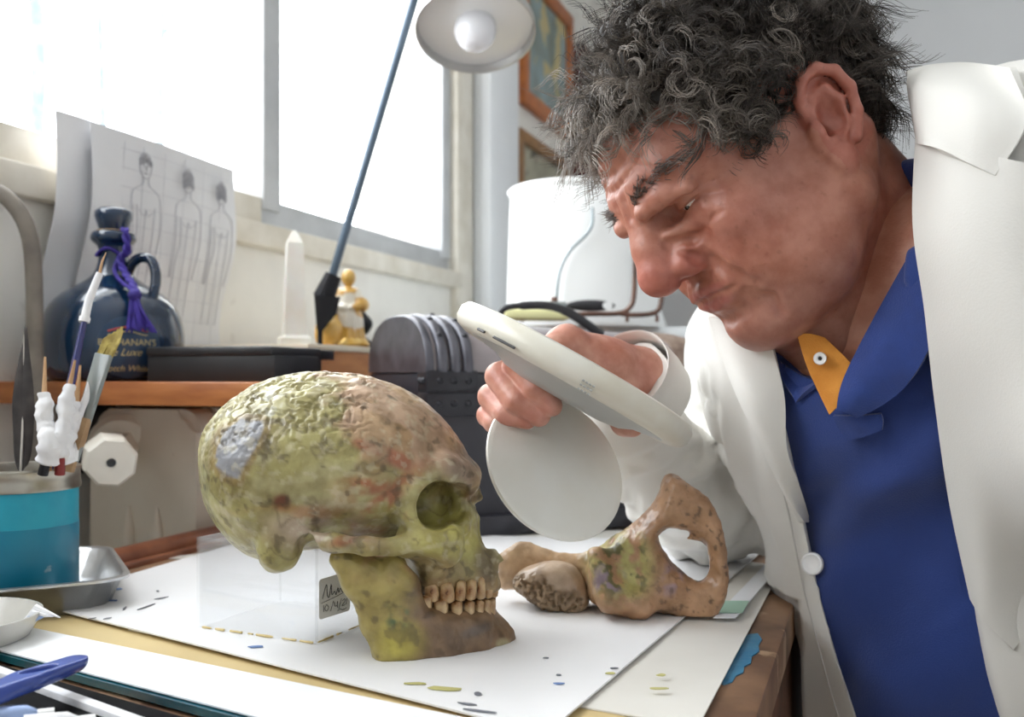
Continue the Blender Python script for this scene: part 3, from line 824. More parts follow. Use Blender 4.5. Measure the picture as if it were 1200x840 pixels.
for i, ch in enumerate([[(-.008, -.005), (-.008, -.010)], [(-.006, -.005), (-.0045, -.0075), (-.006, -.010), (-.0072, -.0075), (-.006, -.005)], [(-.003, -.011), (-.001, -.004)],
                        [(.0, -.005), (.0, -.008), (.002, -.008), (.002, -.005), (.002, -.010)], [(.003, -.011), (.005, -.004)],
                        [(.0055, -.006), (.0075, -.005), (.0075, -.007), (.0055, -.0095), (.0078, -.0095)], [(.009, -.005), (.0085, -.0095)]]):
    scribble('handwriting', ch, 0.0003, 3)
scribble('handwriting', [(.002, -.0125), (.004, -.0115), (.006, -.0128), (.009, -.012)], 0.00025)
# ================================================================== the man bending over the table
HR = np.array([[-0.743, 0.248, -0.622], [-0.287, -0.956, -0.037], [-0.604, 0.153, 0.781]])   # columns: forward, left, up of the head
u_, s_, vt_ = np.linalg.svd(HR); HR = u_ @ vt_
HS = 1.024
HC = np.array([0.1935, 0.760, CZ + 0.1665])
def h2w(p): return (HR @ (np.asarray(p, dtype=float).T * HS)).T + HC
def w2h(p): return (HR.T @ (np.asarray(p, dtype=float) - HC).T).T / HS

mat('skin', (255, 255, 255), 0.42, var=(226, 206, 198), scale=60, bump=0.35, bscale=420, attr=True, sss=0.12, bdist=0.0008)
mat('hair_strand', (255, 255, 255), 0.42, attr=True)
mat('eye_white', (206, 198, 192), 0.15, coat=0.5); mat('iris_dark', (52, 38, 28), 0.15)
mat('polo_blue', (26, 56, 128), 0.8, var=(22, 48, 112), scale=8, bump=0.4, bscale=900, sheen=0.3, bdist=0.001)
mat('polo_dark', (26, 56, 128), 0.8, var=(22, 48, 112), scale=30, bump=0.3, bscale=900, sheen=0.3)
mat('polo_orange', (222, 150, 62), 0.85, var=(208, 134, 50), scale=60, bump=0.3, bscale=900)
mat('coat_white', (224, 222, 217), 0.85, var=(218, 216, 211), scale=4, bump=0.25, bscale=700, sheen=0.2, bdist=0.0008)
mat('button_white', (236, 236, 236), 0.25, coat=0.4)
mat('trouser_grey', (60, 62, 70), 0.9)

hd = Field((-0.135, -0.095, -0.185), (0.155, 0.105, 0.15), 0.00125)
hd.ell((-0.006, 0, 0.045), (0.101, 0.077, 0.086), 0.0)
hd.ell((0.040, 0, 0.000), (0.058, 0.062, 0.090), 0.03)
hd.ell((0.055, 0, 0.050), (0.050, 0.060, 0.045), 0.03)
# jaw, chin, jowls
for sg in (1, -1):
    hd.chain([(0.004, 0.060 * sg, -0.020), (0.010, 0.057 * sg, -0.052), (0.045, 0.044 * sg, -0.080), (0.076, 0.018 * sg, -0.089)], [0.017, 0.020, 0.021, 0.019], 0.025)
    hd.ell((0.055, 0.044 * sg, -0.048), (0.034, 0.024, 0.036), 0.022)          # cheek and jowl
    hd.ell((0.072, 0.043 * sg, -0.014), (0.024, 0.022, 0.020), 0.018)          # cheekbone
    hd.ell((0.081, 0.031 * sg, -0.044), (0.022, 0.018, 0.022), 0.014)          # flesh beside the mouth
hd.ell((0.0865, 0, -0.0860), (0.0195, 0.023, 0.0175), 0.016)
hd.ell((0.060, 0, -0.098), (0.034, 0.034, 0.016), 0.022)                       # soft underside of the chin
hd.ell((0.0805, 0, -0.052), (0.0235, 0.035, 0.026), 0.018)                       # muzzle
# forehead and brow
hd.chain([(0.099, 0.000, 0.034), (0.098, 0.018, 0.036), (0.088, 0.038, 0.036), (0.070, 0.053, 0.030)], [0.013, 0.0135, 0.012, 0.009], 0.014)
hd.chain([(0.099, 0.000, 0.034), (0.098, -0.018, 0.036), (0.088, -0.038, 0.036), (0.070, -0.053, 0.030)], [0.013, 0.0135, 0.012, 0.009], 0.014)
# nose
hd.chain([(0.103, 0, 0.032), (0.110, 0, 0.019), (0.1185, 0, 0.001), (0.1250, 0, -0.015)], [0.0110, 0.0105, 0.0125, 0.0145], 0.010)
hd.ell((0.1255, 0, -0.0190), (0.0172, 0.0150, 0.0150), 0.006)
for sg in (1, -1):
    hd.ell((0.108, 0.0155 * sg, -0.0225), (0.0150, 0.0090, 0.0105), 0.005)
    hd.chain([(0.104, 0.010 * sg, 0.010), (0.100, 0.018 * sg, -0.018)], [0.008, 0.010], 0.012)
# eye sockets, lids and the folds round them
for sg in (1, -1):
    hd.ell((0.104, 0.034 * sg, 0.0125), (0.016, 0.0175, 0.0105), 0.012, True)
    hd.ell((0.082, 0.034 * sg, 0.0130), (0.0165, 0.0170, 0.0140), 0.004)        # lids over the ball
    hd.chain([hd.sx(y * sg, z, -0.001) for y, z in ((0.019, 0.0005), (0.031, -0.003), (0.046, 0.000))], [0.0030, 0.0045, 0.0030], 0.008)    # bag under the eye
    hd.chain([hd.sx(y * sg, z, 0.0062) for y, z in ((0.020, 0.0245), (0.034, 0.0250), (0.050, 0.0190))], [0.0062, 0.0072, 0.0048], 0.007)   # hooded brow skin
    hd.chain([hd.sx(y * sg, z, 0.0000) for y, z in ((0.0165, 0.0095), (0.025, 0.0082), (0.034, 0.0080), (0.042, 0.0090), (0.050, 0.0100))], [0.0008, 0.0014, 0.0018, 0.0016, 0.0010], 0.001, True)  # slit between the lids
    hd.chain([hd.sx(y * sg, z, 0.0005) for y, z in ((0.022, 0.0170), (0.034, 0.0165), (0.046, 0.0155), (0.056, 0.0120))], [0.0014, 0.0016, 0.0016, 0.001], 0.002, True)     # lid crease
    hd.chain([hd.sx(y * sg, z, 0.0002) for y, z in ((0.017, -0.003), (0.027, -0.0115), (0.040, -0.0125))], [0.0012, 0.0018, 0.001], 0.006, True)      # tear trough
    hd.chain([hd.sx(y * sg, z, 0.0002) for y, z in ((0.051, 0.008), (0.058, 0.003))], [0.0010, 0.0005], 0.003, True)          # crow's feet
    hd.chain([hd.sx(y * sg, z, 0.0002) for y, z in ((0.046, -0.010), (0.052, -0.0075), (0.058, -0.008))], [0.0007, 0.0012, 0.0006], 0.003, True)
    hd.ell((0.117, 0.0085 * sg, -0.0330), (0.0070, 0.0036, 0.0036), 0.002, True)                       # nostril
    hd.chain([hd.sx(y * sg, z, 0.0) for y, z in ((0.0215, -0.0130), (0.0260, -0.0220), (0.0255, -0.0310), (0.0190, -0.0370))], [0.0010, 0.0018, 0.0020, 0.0012], 0.004, True)  # groove behind the wing
    hd.chain([hd.sx(y * sg, z, 0.0006) for y, z in ((0.0250, -0.022), (0.0310, -0.036), (0.0385, -0.050), (0.0415, -0.062))], [0.0014, 0.0024, 0.0024, 0.001], 0.009, True)  # nasolabial fold
# lips
for sg in (1, -1):
    hd.chain([hd.sx(y * sg, z, o) for y, z, o in ((0.0260, -0.0525, -0.003), (0.0140, -0.0500, -0.0028), (0.0045, -0.0480, -0.0026), (0.0, -0.0485, -0.0026))], [0.0026, 0.0036, 0.0040, 0.0040], 0.006)
    hd.chain([hd.sx(y * sg, z, o) for y, z, o in ((0.0240, -0.0585, -0.003), (0.0130, -0.0610, -0.0030), (0.0, -0.0620, -0.0030))], [0.0030, 0.0040, 0.0044], 0.006)
hd.chain([hd.sx(y, z, 0.0008) for y, z in ((0.0320, -0.0555), (0.0260, -0.0550), (0.0140, -0.0543), (0.0070, -0.0541), (0.0, -0.0540), (-0.0070, -0.0541), (-0.0140, -0.0543), (-0.0260, -0.0550), (-0.0320, -0.0555))], [0.0012, 0.0022, 0.0025, 0.0026, 0.0026, 0.0026, 0.0025, 0.0022, 0.0012], 0.0015, True)
hd.chain([hd.sx(y, z, 0.001) for y, z in ((0.020, -0.0735), (0.0, -0.0745), (-0.020, -0.0735))], [0.002, 0.003, 0.002], 0.008, True)
for sg in (1, -1):
    hd.chain([hd.sx(y * sg, z, 0.0006) for y, z in ((0.0335, -0.064), (0.0370, -0.078), (0.036, -0.090))], [0.0006, 0.0010, 0.0006], 0.007, True)      # fold at the mouth corner
    hd.chain([hd.sx(y * sg, z, 0.0004) for y, z in ((0.0060, 0.027), (0.0075, 0.040), (0.0090, 0.052))], [0.0012, 0.0018, 0.0008], 0.004, True)     # frown lines
for z in (0.054, 0.064, 0.074):
    hd.chain([hd.sx(y, z - 0.004 * math.cos(y * 60), 0.0003) for y in (0.038, 0.018, 0.0, -0.018, -0.038)], [0.0006, 0.0013, 0.0013, 0.0013, 0.0006], 0.004, True)
# ears: plate, rolled rim, inner fold, bowl, lobe, tragus
for sg in (1, -1):
    def e(a, b, o): return (a + 0.008, (0.0750 + o) * sg, b - 0.008)
    for c, r in (((-0.018, 0.016), 0.0195), ((-0.006, -0.008), 0.014)):
        hd.ell(e(c[0], c[1], 0.004), (r, 0.0055, r * 1.15), 0.006)
    rim = [(-0.001, 0.012, 0.001), (-0.002, 0.026, 0.006), (-0.011, 0.036, 0.010), (-0.024, 0.036, 0.012), (-0.034, 0.027, 0.013), (-0.036, 0.012, 0.013), (-0.030, -0.004, 0.012), (-0.018, -0.018, 0.010)]
    hd.chain([e(*p) for p in rim], [0.0030, 0.0036, 0.0040, 0.0043, 0.0043, 0.0042, 0.0040, 0.0040], 0.0025)
    hd.chain([e(*p) for p in ((-0.010, 0.022, 0.008), (-0.021, 0.022, 0.010), (-0.025, 0.010, 0.010), (-0.019, -0.005, 0.009), (-0.010, -0.013, 0.008))], [0.003, 0.0036, 0.0038, 0.0035, 0.003], 0.003)
    hd.ell(e(-0.012, 0.004, 0.011), (0.0085, 0.0080, 0.0125), 0.003, True)      # bowl
    hd.ell(e(-0.005, -0.001, 0.006), (0.006, 0.008, 0.006), 0.002, True)
    hd.ell(e(0.001, 0.001, 0.006), (0.0050, 0.0048, 0.0070), 0.003)             # tragus
    hd.ell(e(-0.003, -0.025, 0.007), (0.0105, 0.0060, 0.0105), 0.005)           # lobe
# neck down into the collar
NB = w2h(np.array(P(1062, 345, 0.80))); NB2 = w2h(np.array(P(1045, 470, 0.86))); NF = w2h(np.array(P(1000, 440, 0.80)))
hd.cone((-0.025, 0, -0.015), NB, 0.058, 0.066, 0.02)
hd.cone((0.010, 0, -0.055), NF, 0.046, 0.055, 0.025)
for sg in (1,):
    hd.chain([(-0.030, 0.060, -0.025), tuple(w2h(np.array(P(985, 400, 0.745))))], [0.014, 0.012], 0.02)
v, q = hd.mesh(); v = relax(v, q, 2, 0.4)
nr = normals(v, q)
X, Y, Z = v[:, 0], np.abs(v[:, 1]), v[:, 2]
HLX = [-0.10, -0.075, -0.045, -0.032, -0.010, 0.008, 0.013, 0.033, 0.050, 0.058, 0.070, 0.085, 0.105]; HLZ = [-0.05, -0.048, -0.020, 0.030, 0.040, 0.032, 0.016, 0.014, 0.020, 0.045, 0.068, 0.080, 0.086]
zl = np.interp(X, HLX, HLZ)
n1 = fbm(v, 120, 3, 3); n2 = fbm(v, 45, 3, 13)
v = v + nr * (0.0006 * (n1 - 0.5) + 0.0012 * (n2 - 0.5))[:, None]
def b3(x, y, z, r): return 1 - sstep(0.4, 1.3, np.sqrt((X - x) ** 2 + (Y - y) ** 2 + (Z - z) ** 2) / r)
cc = np.tile(np.array(lin(184, 128, 109)), (len(v), 1))
cc = paint(cc, sstep(0.40, 0.65, n2) * 0.35, (170, 112, 96))
cc = paint(cc, np.maximum.reduce([b3(0.130, 0, -0.022, 0.026), b3(0.112, 0.016, -0.026, 0.016) * 0.9]) * 0.75, (180, 106, 94))
cc = paint(cc, b3(0.078, 0.044, -0.022, 0.030) * 0.4, (178, 108, 94))
cc = paint(cc, (Y > 0.073) * sstep(-0.045, -0.03, X) * (Z < 0.045) * sstep(-0.045, -0.035, Z) * (X < 0.012) * 0.6, (176, 104, 90))
lip = np.maximum(blob(Y, Z, 0, -0.0490, 0.027, 0.0046, 0, 0.35), blob(Y, Z, 0, -0.0605, 0.024, 0.0052, 0, 0.35)) * (X > 0.080)
cc = paint(cc, lip * 0.75, (164, 92, 86))
cc = paint(cc, sstep(-0.062, -0.085, Z) * sstep(0.02, 0.05, X) * 0.35, (156, 118, 108))           # shaved beard shadow on chin
cc = paint(cc, sstep(0.76, 0.82, fbm(v, 260, 2, 77)) * 0.25, (120, 72, 56))                           # age spots
hairm = sstep(-0.004, 0.004, Z - zl) * (Y < 0.0745 + 0.02 * (X < -0.04))
cc = paint(cc, hairm, (52, 42, 36))
head_v, head_q, head_c = h2w(v), q, cc

# ---- right hand gripping the lamp ring
hn = Field(np.array(P(560, 520, 0.72)) - (0.03, 0.03, 0.02), np.array(P(800, 380, 0.86)) + (0.06, 0.06, 0.02), 0.00125)
H = lambda *a: P(*a)
fing = [([(664, 402, .790), (606, 425, .752), (629, 455, .736), (646, 475, .736)], [.0125, .0108, .0098, .0086]),
        ([(656, 410, .800), (585, 441, .762), (606, 470, .744), (632, 487, .742)], [.0125, .0110, .0100, .0086]),
        ([(652, 424, .810), (575, 465, .774), (592, 484, .756), (617, 491, .750)], [.0120, .0102, .0094, .0080]),
        ([(652, 444, .815), (572, 487, .784), (579, 495, .768), (590, 495, .762)], [.0110, .0090, .0084, .0074])]
wr = P(750, 446, .834)
for pts, rad in fing:
    hn.chain([H(*p) for p in pts], rad, 0.002)
    hn.cone(wr, H(*pts[0]), 0.022, rad[0] + 0.0015, 0.010)
hn.ell(P(702, 428, .812), (0.034, 0.026, 0.022), 0.012)
hn.chain([P(735, 446, .815), P(722, 478, .792), P(732, 494, .778), P(741, 499, .772)], [.016, .0115, .0105, .009], 0.006)
hn.cone(P(746, 446, .833), P(742, 492, .866), 0.026, 0.029, 0.012)
hv, hq = hn.mesh(); hv = relax(hv, hq, 2, 0.4); hnr = normals(hv, hq)
hv = hv + hnr * (0.0007 * (fbm(hv, 160, 3, 4) - 0.5))[:, None]
hc = np.tile(np.array(lin(216, 166, 148)), (len(hv), 1))
hc = paint(hc, sstep(0.42, 0.62, fbm(hv, 70, 3, 8)) * 0.5, (202, 142, 126))
hp = np.stack(proj(hv), -1)
for pts, _ in fing:
    for i in (1, 3):
        w = 1 - sstep(5, 15, np.hypot(hp[:, 0] - pts[i][0], hp[:, 1] - pts[i][1])); hc = paint(hc, w * 0.4, (200, 130, 116))
hc = paint(hc, (1 - sstep(3, 7, np.hypot((hp[:, 0] - 577) / 1.0, (hp[:, 1] - 491) / 1.4))) * 0.6, (226, 186, 172))     # nail

# ---- torso, shoulders and arms (under the clothes)
NK = np.array(P(1052, 335, 0.78)); HP = np.array([0.455, 0.91, CZ - 0.385])
Uv = (NK - HP) / np.linalg.norm(NK - HP); Rv = np.array([-0.66, 0.75, 0.0]); Rv /= np.linalg.norm(Rv)
Fv = np.cross(Uv, Rv); Fv = Fv if Fv[0] < 0 else -Fv; Fv /= np.linalg.norm(Fv); Rv = np.cross(Fv, Uv); Rv = Rv if Rv[0] < 0 else -Rv
AX = [Rv, Fv, Uv]
C1 = np.array([0.318, 0.812, CZ - 0.005]); C2 = np.array([0.402, 0.872, CZ - 0.25])
SL = np.array(P(1225, 235, 0.66)); SR = np.array(P(892, 405, 0.985)); EL = np.array(P(1430, 640, 0.57)); ER = np.array(P(838, 594, 1.00)); WRt = np.array(P(741, 443, 0.822))
def torso(f, o, k=0.05):
    f.ell(C1, (0.165 + o, 0.110 + o, 0.175 + o), k, R=AX)
    f.ell(C2, (0.168 + o, 0.136 + o, 0.215 + o), k, R=AX)
    f.cone(NK - Uv * 0.02, SL, 0.060 + o, 0.062 + o, k); f.cone(NK - Uv * 0.06, SR, 0.062 + o, 0.062 + o, k)
tb = Field((0.02, 0.45, CZ - 0.95), (0.78, 1.25, CZ + 0.25), 0.008)
torso(tb, -0.014)
tb.chain([SL, EL], [0.05, 0.042], 0.02); tb.chain([SR, ER, np.array(P(742, 492, 0.866))], [0.042, 0.036, 0.028], 0.02)
for sg in (1, -1):
    a = HP + Rv * 0.09 * sg; kx = a + np.array([0.02, 0.0, -0.26])
    tb.chain([a, kx, np.array([kx[0] + 0.03, kx[1] + 0.03, 0.06])], [0.085, 0.06, 0.045], 0.03)
tv, tq = tb.mesh(); tv = tv.astype(np.float32)
def clear_table(a):
    """keep body and clothes off the table: rest on its top, stand beside its edge"""
    t = (a[:, 0] - W0X) * NX + (a[:, 1] - W0Y) * NY; inn = t < TR + 0.006
    up_ = inn & (a[:, 2] > TZ - 0.045); a[up_, 2] = np.maximum(a[up_, 2], TZ + 0.0075)
    dn_ = inn & ~up_; sh_ = np.where(dn_, TR + 0.006 - t, 0); a[:, 0] += sh_ * NX; a[:, 1] += sh_ * NY
    return a
tv = clear_table(tv)
tcol = np.tile(np.array(lin(196, 142, 120)), (len(tv), 1))
av = np.vstack([head_v, hv, tv]); aq = np.vstack([head_q, hq + len(head_v), tq + len(head_v) + len(hv)])
person = me_obj('person', av, aq, 'skin', None, colors=np.vstack([head_c, hc, tcol]))
tag(person, 'curly-haired man in white coat and blue polo bending over the skull', 'person')

# ---- eyes
for sg in (1, -1):
    c = h2w((0.0825, 0.034 * sg, 0.0125)); gaze = HR @ np.array([0.88, 0.05 * sg, -0.42])
    bm = bmesh.new(); bmesh.ops.create_uvsphere(bm, u_segments=24, v_segments=16, radius=0.0145, matrix=Matrix.Translation(Vector(c)))
    eye = bm_obj('eye', bm, 'eye_white', person)
    qd = Vector((0, 0, 1)).rotation_difference(Vector(gaze))
    bm = bmesh.new()
    bmesh.ops.create_uvsphere(bm, u_segments=20, v_segments=12, radius=0.0065, matrix=Matrix.Translation(Vector(c) + Vector(gaze).normalized() * 0.0086))
    bm_obj('iris', bm, 'iris_dark', eye)

# ---- hair: curly locks of many strands
rr = np.random.default_rng(21)
def strands(name, roots, dirs, lens, curl_r, turns, per, spread, col, rad, seg=16, m='hair_strand', grav=0.35, parent=None):
    """mesh tubes: each root grows a lock of `per` curly strands"""
    V_, Q_, C_ = [], [], []; base = 0
    T = np.linspace(0, 1, seg)
    gdir = HR.T @ np.array([0, 0, -1.0])
    for r0, d0, L0, cr, tn, c0 in zip(roots, dirs, lens, curl_r, turns, col):
        d0 = d0 / np.linalg.norm(d0)
        ph0 = rr.random() * 6.28; hand = 1 if rr.random() < 0.5 else -1
        ax = np.cross(d0, rr.normal(size=3)); ax /= np.linalg.norm(ax)
        bend = rr.normal(size=3) * 0.25
        for k in range(per):
            L = L0 * rr.uniform(0.75, 1.15); off = rr.normal(size=3) * spread
            drift = d0[None] * T[:, None] + (gdir * grav + bend)[None] * (T[:, None] ** 2) * 0.55
            c = r0[None] + off[None] * (0.3 + 1.1 * T[:, None]) + drift * L
            b = np.cross(d0, ax)
            ph = ph0 + rr.normal() * 0.22 + hand * tn * 6.283 * T
            e = cr * rr.uniform(0.75, 1.2) * sstep(0.0, 0.30, T)
            c = c + (e * np.cos(ph))[:, None] * ax[None] + (e * np.sin(ph))[:, None] * b[None]
            tan = np.gradient(c, axis=0); tan /= np.linalg.norm(tan, axis=1, keepdims=True) + 1e-9
            n0 = np.cross(tan, np.array([0.31, 0.77, 0.55])); n0 /= np.linalg.norm(n0, axis=1, keepdims=True) + 1e-9
            b0 = np.cross(tan, n0)
            rd = rad * (1 - 0.75 * T ** 3)
            ring = np.stack([c + rd[:, None] * (math.cos(a) * n0 + math.sin(a) * b0) for a in (0, 2.094, 4.189)], 1)
            V_.append(ring.reshape(-1, 3))
            i = np.arange(seg - 1)[:, None] * 3 + np.arange(3)[None]; j = np.arange(seg - 1)[:, None] * 3 + (np.arange(3)[None] + 1) % 3
            Q_.append(np.stack([i, j, j + 3, i + 3], -1).reshape(-1, 4) + base); base += seg * 3
            cs = c0[None] * np.ones((seg, 1)) * rr.uniform(0.8, 1.25)
            C_.append(np.repeat(cs, 3, 0))
    return me_obj(name, h2w(np.vstack(V_)), np.vstack(Q_), m, parent, True, colors=np.clip(np.vstack(C_), 0, 1))
roots, dirs, lens, crs, tns, cols = [], [], [], [], [], []
cen = np.array([-0.004, 0, 0.045]); rad3 = np.array([0.101, 0.077, 0.086])
tries = 0
while len(roots) < 1250 and tries < 60000:
    tries += 1
    n = rr.normal(size=3); n /= np.linalg.norm(n)
    p = cen + n * rad3 * 0.985
    if p[0] > 0.05: p[0] += 0.004
    zz = np.interp(p[0], HLX, HLZ) + 0.005
    if p[2] < zz or (p[1] < -0.02 and rr.random() < 0.5): continue
    nn = (n / rad3); nn /= np.linalg.norm(nn)
    flow = np.array([p[0] + 0.03, p[1] * 1.1, -0.035 - (0.11 - p[2]) * 0.3]); flow = flow - nn * (flow @ nn); flow /= np.linalg.norm(flow) + 1e-6
    d = nn * rr.uniform(0.40, 0.80) + flow * rr.uniform(0.25, 0.85) + rr.normal(size=3) * 0.22
    front = sstep(0.01, 0.085, p[0])
    side = sstep(0.03, 0.07, abs(p[1])) * (1 - front)
    L = rr.uniform(0.034, 0.056) * (1 - 0.25 * side) * (1 - 0.30 * sstep(0.03, -0.03, p[2])) 
    if p[2] - zz < 0.018 and p[0] < 0.085: L *= 0.55
    roots.append(p); dirs.append(d); lens.append(L)
    crs.append(rr.uniform(0.0045, 0.0090)); tns.append(rr.uniform(1.1, 2.1))
    g = np.clip(0.03 + 0.55 * front ** 1.3 + rr.normal() * 0.18, 0, 1)
    dk = np.array(lin(40, 31, 25)); gy = np.array(lin(176, 164, 152))
    cols.append(dk * (1 - g) + gy * g)
hair = strands('hair', roots, dirs, lens, crs, tns, 10, 0.0011, cols, 0.00036, 15, parent=person); hair['kind'] = 'stuff'
# eyebrows
for sg in (1, -1):
    er, ed, el_, ec = [], [], [], []
    for i in range(190):
        t = rr.random(); y = 0.014 + 0.045 * t
        z = 0.0335 + 0.006 * math.sin(t * 2.6) + rr.normal() * 0.0022
        er.append(np.array(hd.sx(y * sg, z, -0.0008))); ed.append(np.array([0.22 - 0.5 * t, 0.85 * sg, 0.30 if t < 0.4 else -0.12]) + rr.normal(size=3) * 0.12); el_.append(rr.uniform(0.006, 0.011)); ec.append(np.array(lin(108, 96, 90)) * rr.uniform(0.5, 1.6))
    strands('eyebrow', er, ed, el_, [0.0006] * len(er), [0.5] * len(er), 2, 0.0005, ec, 0.00022, 7, grav=0.0, parent=person)['kind'] = 'stuff'

# ---- polo shirt
sh = Field((0.10, 0.58, CZ - 0.62), (0.68, 1.18, CZ + 0.20), 0.0035)
torso(sh, 0.0)
sh.cone(w2h(0) * 0 + NK - Uv * 0.05, NK + (HC - NK) * 0.02, 0.078, 0.070, 0.03)
nkc = np.array(P(1040, 330, 0.77))
sh.cone(NK - Uv * 0.005 + Fv * 0.05, NK + (HC - NK) * 0.9 + Fv * 0.045, 0.066, 0.082, 0.006, True)     # neck opening
sh.ell(P(1046, 225, 0.70), (0.030, 0.06, 0.045), 0.004, True)
sv, sq = sh.mesh(); sv = relax(sv, sq, 2); snr = normals(sv, sq)
ws = np.stack([sv @ Rv * 5, sv @ Fv * 5, sv @ Uv * 16 + sv @ Rv * 9], -1)
sv = sv + snr * (0.018 * (fbm(ws, 1.0, 3, 2) - 0.5) + 0.0035 * np.sin(6.283 * (sv @ Uv * 8 + sv @ Rv * 7 + 2.0 * fbm(sv, 6, 2, 12))))[:, None]
sv = clear_table(sv)
shirt = me_obj('polo_shirt', sv, sq, 'polo_blue', person)
from mathutils.bvhtree import BVHTree
def bvh_of(v, q): return BVHTree.FromPolygons([tuple(map(float, a)) for a in v], [tuple(map(int, a)) for a in q])
def on(bvh, px, py, off, dflt=0.75):
    """the point of a surface seen at a pixel, lifted by off along the surface normal"""
    o = Vector((0, 0, CZ)); d = (V(px, py, 1.0) - o).normalized()
    h, n, i, t = bvh.ray_cast(o, d)
    if h is None: return V(px, py, dflt)
    if n.dot(d) > 0: n = -n
    return h + n * off
sb = bvh_of(sv, sq); hb = bvh_of(head_v, head_q)
def on_sheet(name, bvh, rows, off, m, parent, thick=0.003, nu=6, nv=6, dflt=0.75):
    return sheet(name, [[tuple(on(bvh, p[0], p[1], p[2] if len(p) > 2 else off, dflt)) for p in r] for r in rows], m, parent, nu, nv, thick)
def psheet(name, rows, m, parent, thick=0.003, nu=6, nv=6):
    return sheet(name, [[P(*p) for p in r] for r in rows], m, parent, nu, nv, thick)
psheet('placket_facing', [[(934, 392, .726), (948, 391, .724), (966, 396, .722)], [(945, 428, .724), (970, 424, .720), (1000, 430, .712)], [(958, 457, .722), (974, 452, .718), (994, 450, .711)], [(972, 486, .716), (978, 480, .715), (988, 470, .713)]], 'polo_orange', shirt, 0.002)
psheet('collar', [[(1086, 268, .690), (1104, 280, .672), (1120, 310, .652)], [(1068, 298, .690), (1086, 318, .668), (1108, 356, .654)], [(1036, 354, .696), (1058, 374, .678), (1086, 416, .668)], [(1008, 406, .703), (1030, 422, .688), (1058, 456, .684)], [(988, 448, .709), (1006, 460, .700), (1026, 478, .701)], [(980, 480, .712), (990, 482, .711), (1004, 488, .711)]], 'polo_dark', shirt, 0.003)
on_sheet('collar', sb, [[(903, 396, .008), (915, 394, .008), (930, 392, .010)], [(915, 430, .006), (926, 428, .007), (942, 424, .008)], [(938, 470, .004), (946, 462, .004), (958, 454, .005)]], 0.008, 'polo_blue', shirt, 0.003)
on_sheet('placket_tab', sb, [[(980, 484), (1008, 484), (1034, 482)], [(986, 498), (1010, 496), (1036, 490)], [(996, 512), (1014, 508), (1035, 500)]], 0.004, 'polo_dark', shirt, 0.003)
for name, r, off, m_ in (('snap_button', 0.0048, 0.0055, 'button_white'), ):
    c = V(961, 420, 0.7165); nrm = (Vector((0, 0, CZ)) - c).normalized()
    bt = lathe(name, [(0, 0.0018), (0.0016, 0.0018), (0.0018, 0.0030), (0.0042, 0.0034), (r, 0.002), (r, -0.002), (0, -0.002)], m_, c, tuple(nrm), shirt, 24)
    lathe('snap_stud', [(0, 0.003), (0.0012, 0.0028), (0.0015, 0.0010), (0, 0.0010)], 'ink_black', c, tuple(nrm), bt, 12)

# ---- white coat
ct = Field((0.03, 0.44, CZ - 0.66), (0.76, 1.24, CZ + 0.30), 0.004)
torso(ct, 0.013)
ct.ell(C2 - Uv * 0.22, (0.185, 0.150, 0.20), 0.06, R=AX)
NAP = np.array(P(1105, 165, 0.745))
ct.cone(NAP, SL, 0.052, 0.070, 0.04)
ct.chain([SL, EL, np.array(P(1400, 1000, 0.62))], [0.078, 0.066, 0.06], 0.04)
ct.chain([SR, ER], [0.056, 0.062], 0.020)
FA = [ER, np.array(P(775, 552, 0.925)), np.array(P(738, 492, 0.866)), WRt]
ct.chain(FA, [0.060, 0.050, 0.042, 0.037], 0.012)
# front opening: everything in front of the body between the two front edges
pts3 = ct.points()
sel = slice(None)
PXg = 600 + pts3[..., 0] / pts3[..., 1] * FPX; PYg = 440 - (pts3[..., 2] - CZ) / pts3[..., 1] * FPX
opn = smooth_line([(898, 380), (912, 450), (930, 530), (948, 610), (968, 700), (1006, 830), (1080, 1010), (1260, 1010), (1172, 840), (1138, 700), (1114, 560), (1098, 440), (1088, 300), (1078, 180), (1062, 80), (1040, -30), (880, -60), (860, 250)], 3, True)
dpx = poly_dist(PXg.reshape(len(ct.ax[0]), -1), PYg.reshape(len(ct.ax[0]), -1), opn).reshape(PXg.shape) * pts3[..., 1] / FPX
frontness = (pts3 - (C1 * 0.5 + C2 * 0.5)) @ Fv.astype(np.float32) - (-0.02)
headroom = sstep(CZ + 0.02, CZ + 0.08, pts3[..., 2]) * 0.2
cutd = np.minimum(dpx, frontness + headroom)
ct.F = -smin(-ct.F, -cutd.astype(np.float32), 0.010)
# wrist opening
wdir = np.array(P(700, 428, 0.80)) - WRt; wdir /= np.linalg.norm(wdir); wdir = wdir * 0.8 + (WRt - FA[2]) / np.linalg.norm(WRt - FA[2]) * 0.6; wdir /= np.linalg.norm(wdir)
ct.cone(WRt + wdir * 0.062, WRt + wdir * 0.13, 0.066, 0.066, 0.006, True)
del pts3, PXg, PYg, dpx, frontness, headroom, cutd
cv, cq = ct.mesh(); cv = relax(cv, cq, 4); cn = normals(cv, cq)
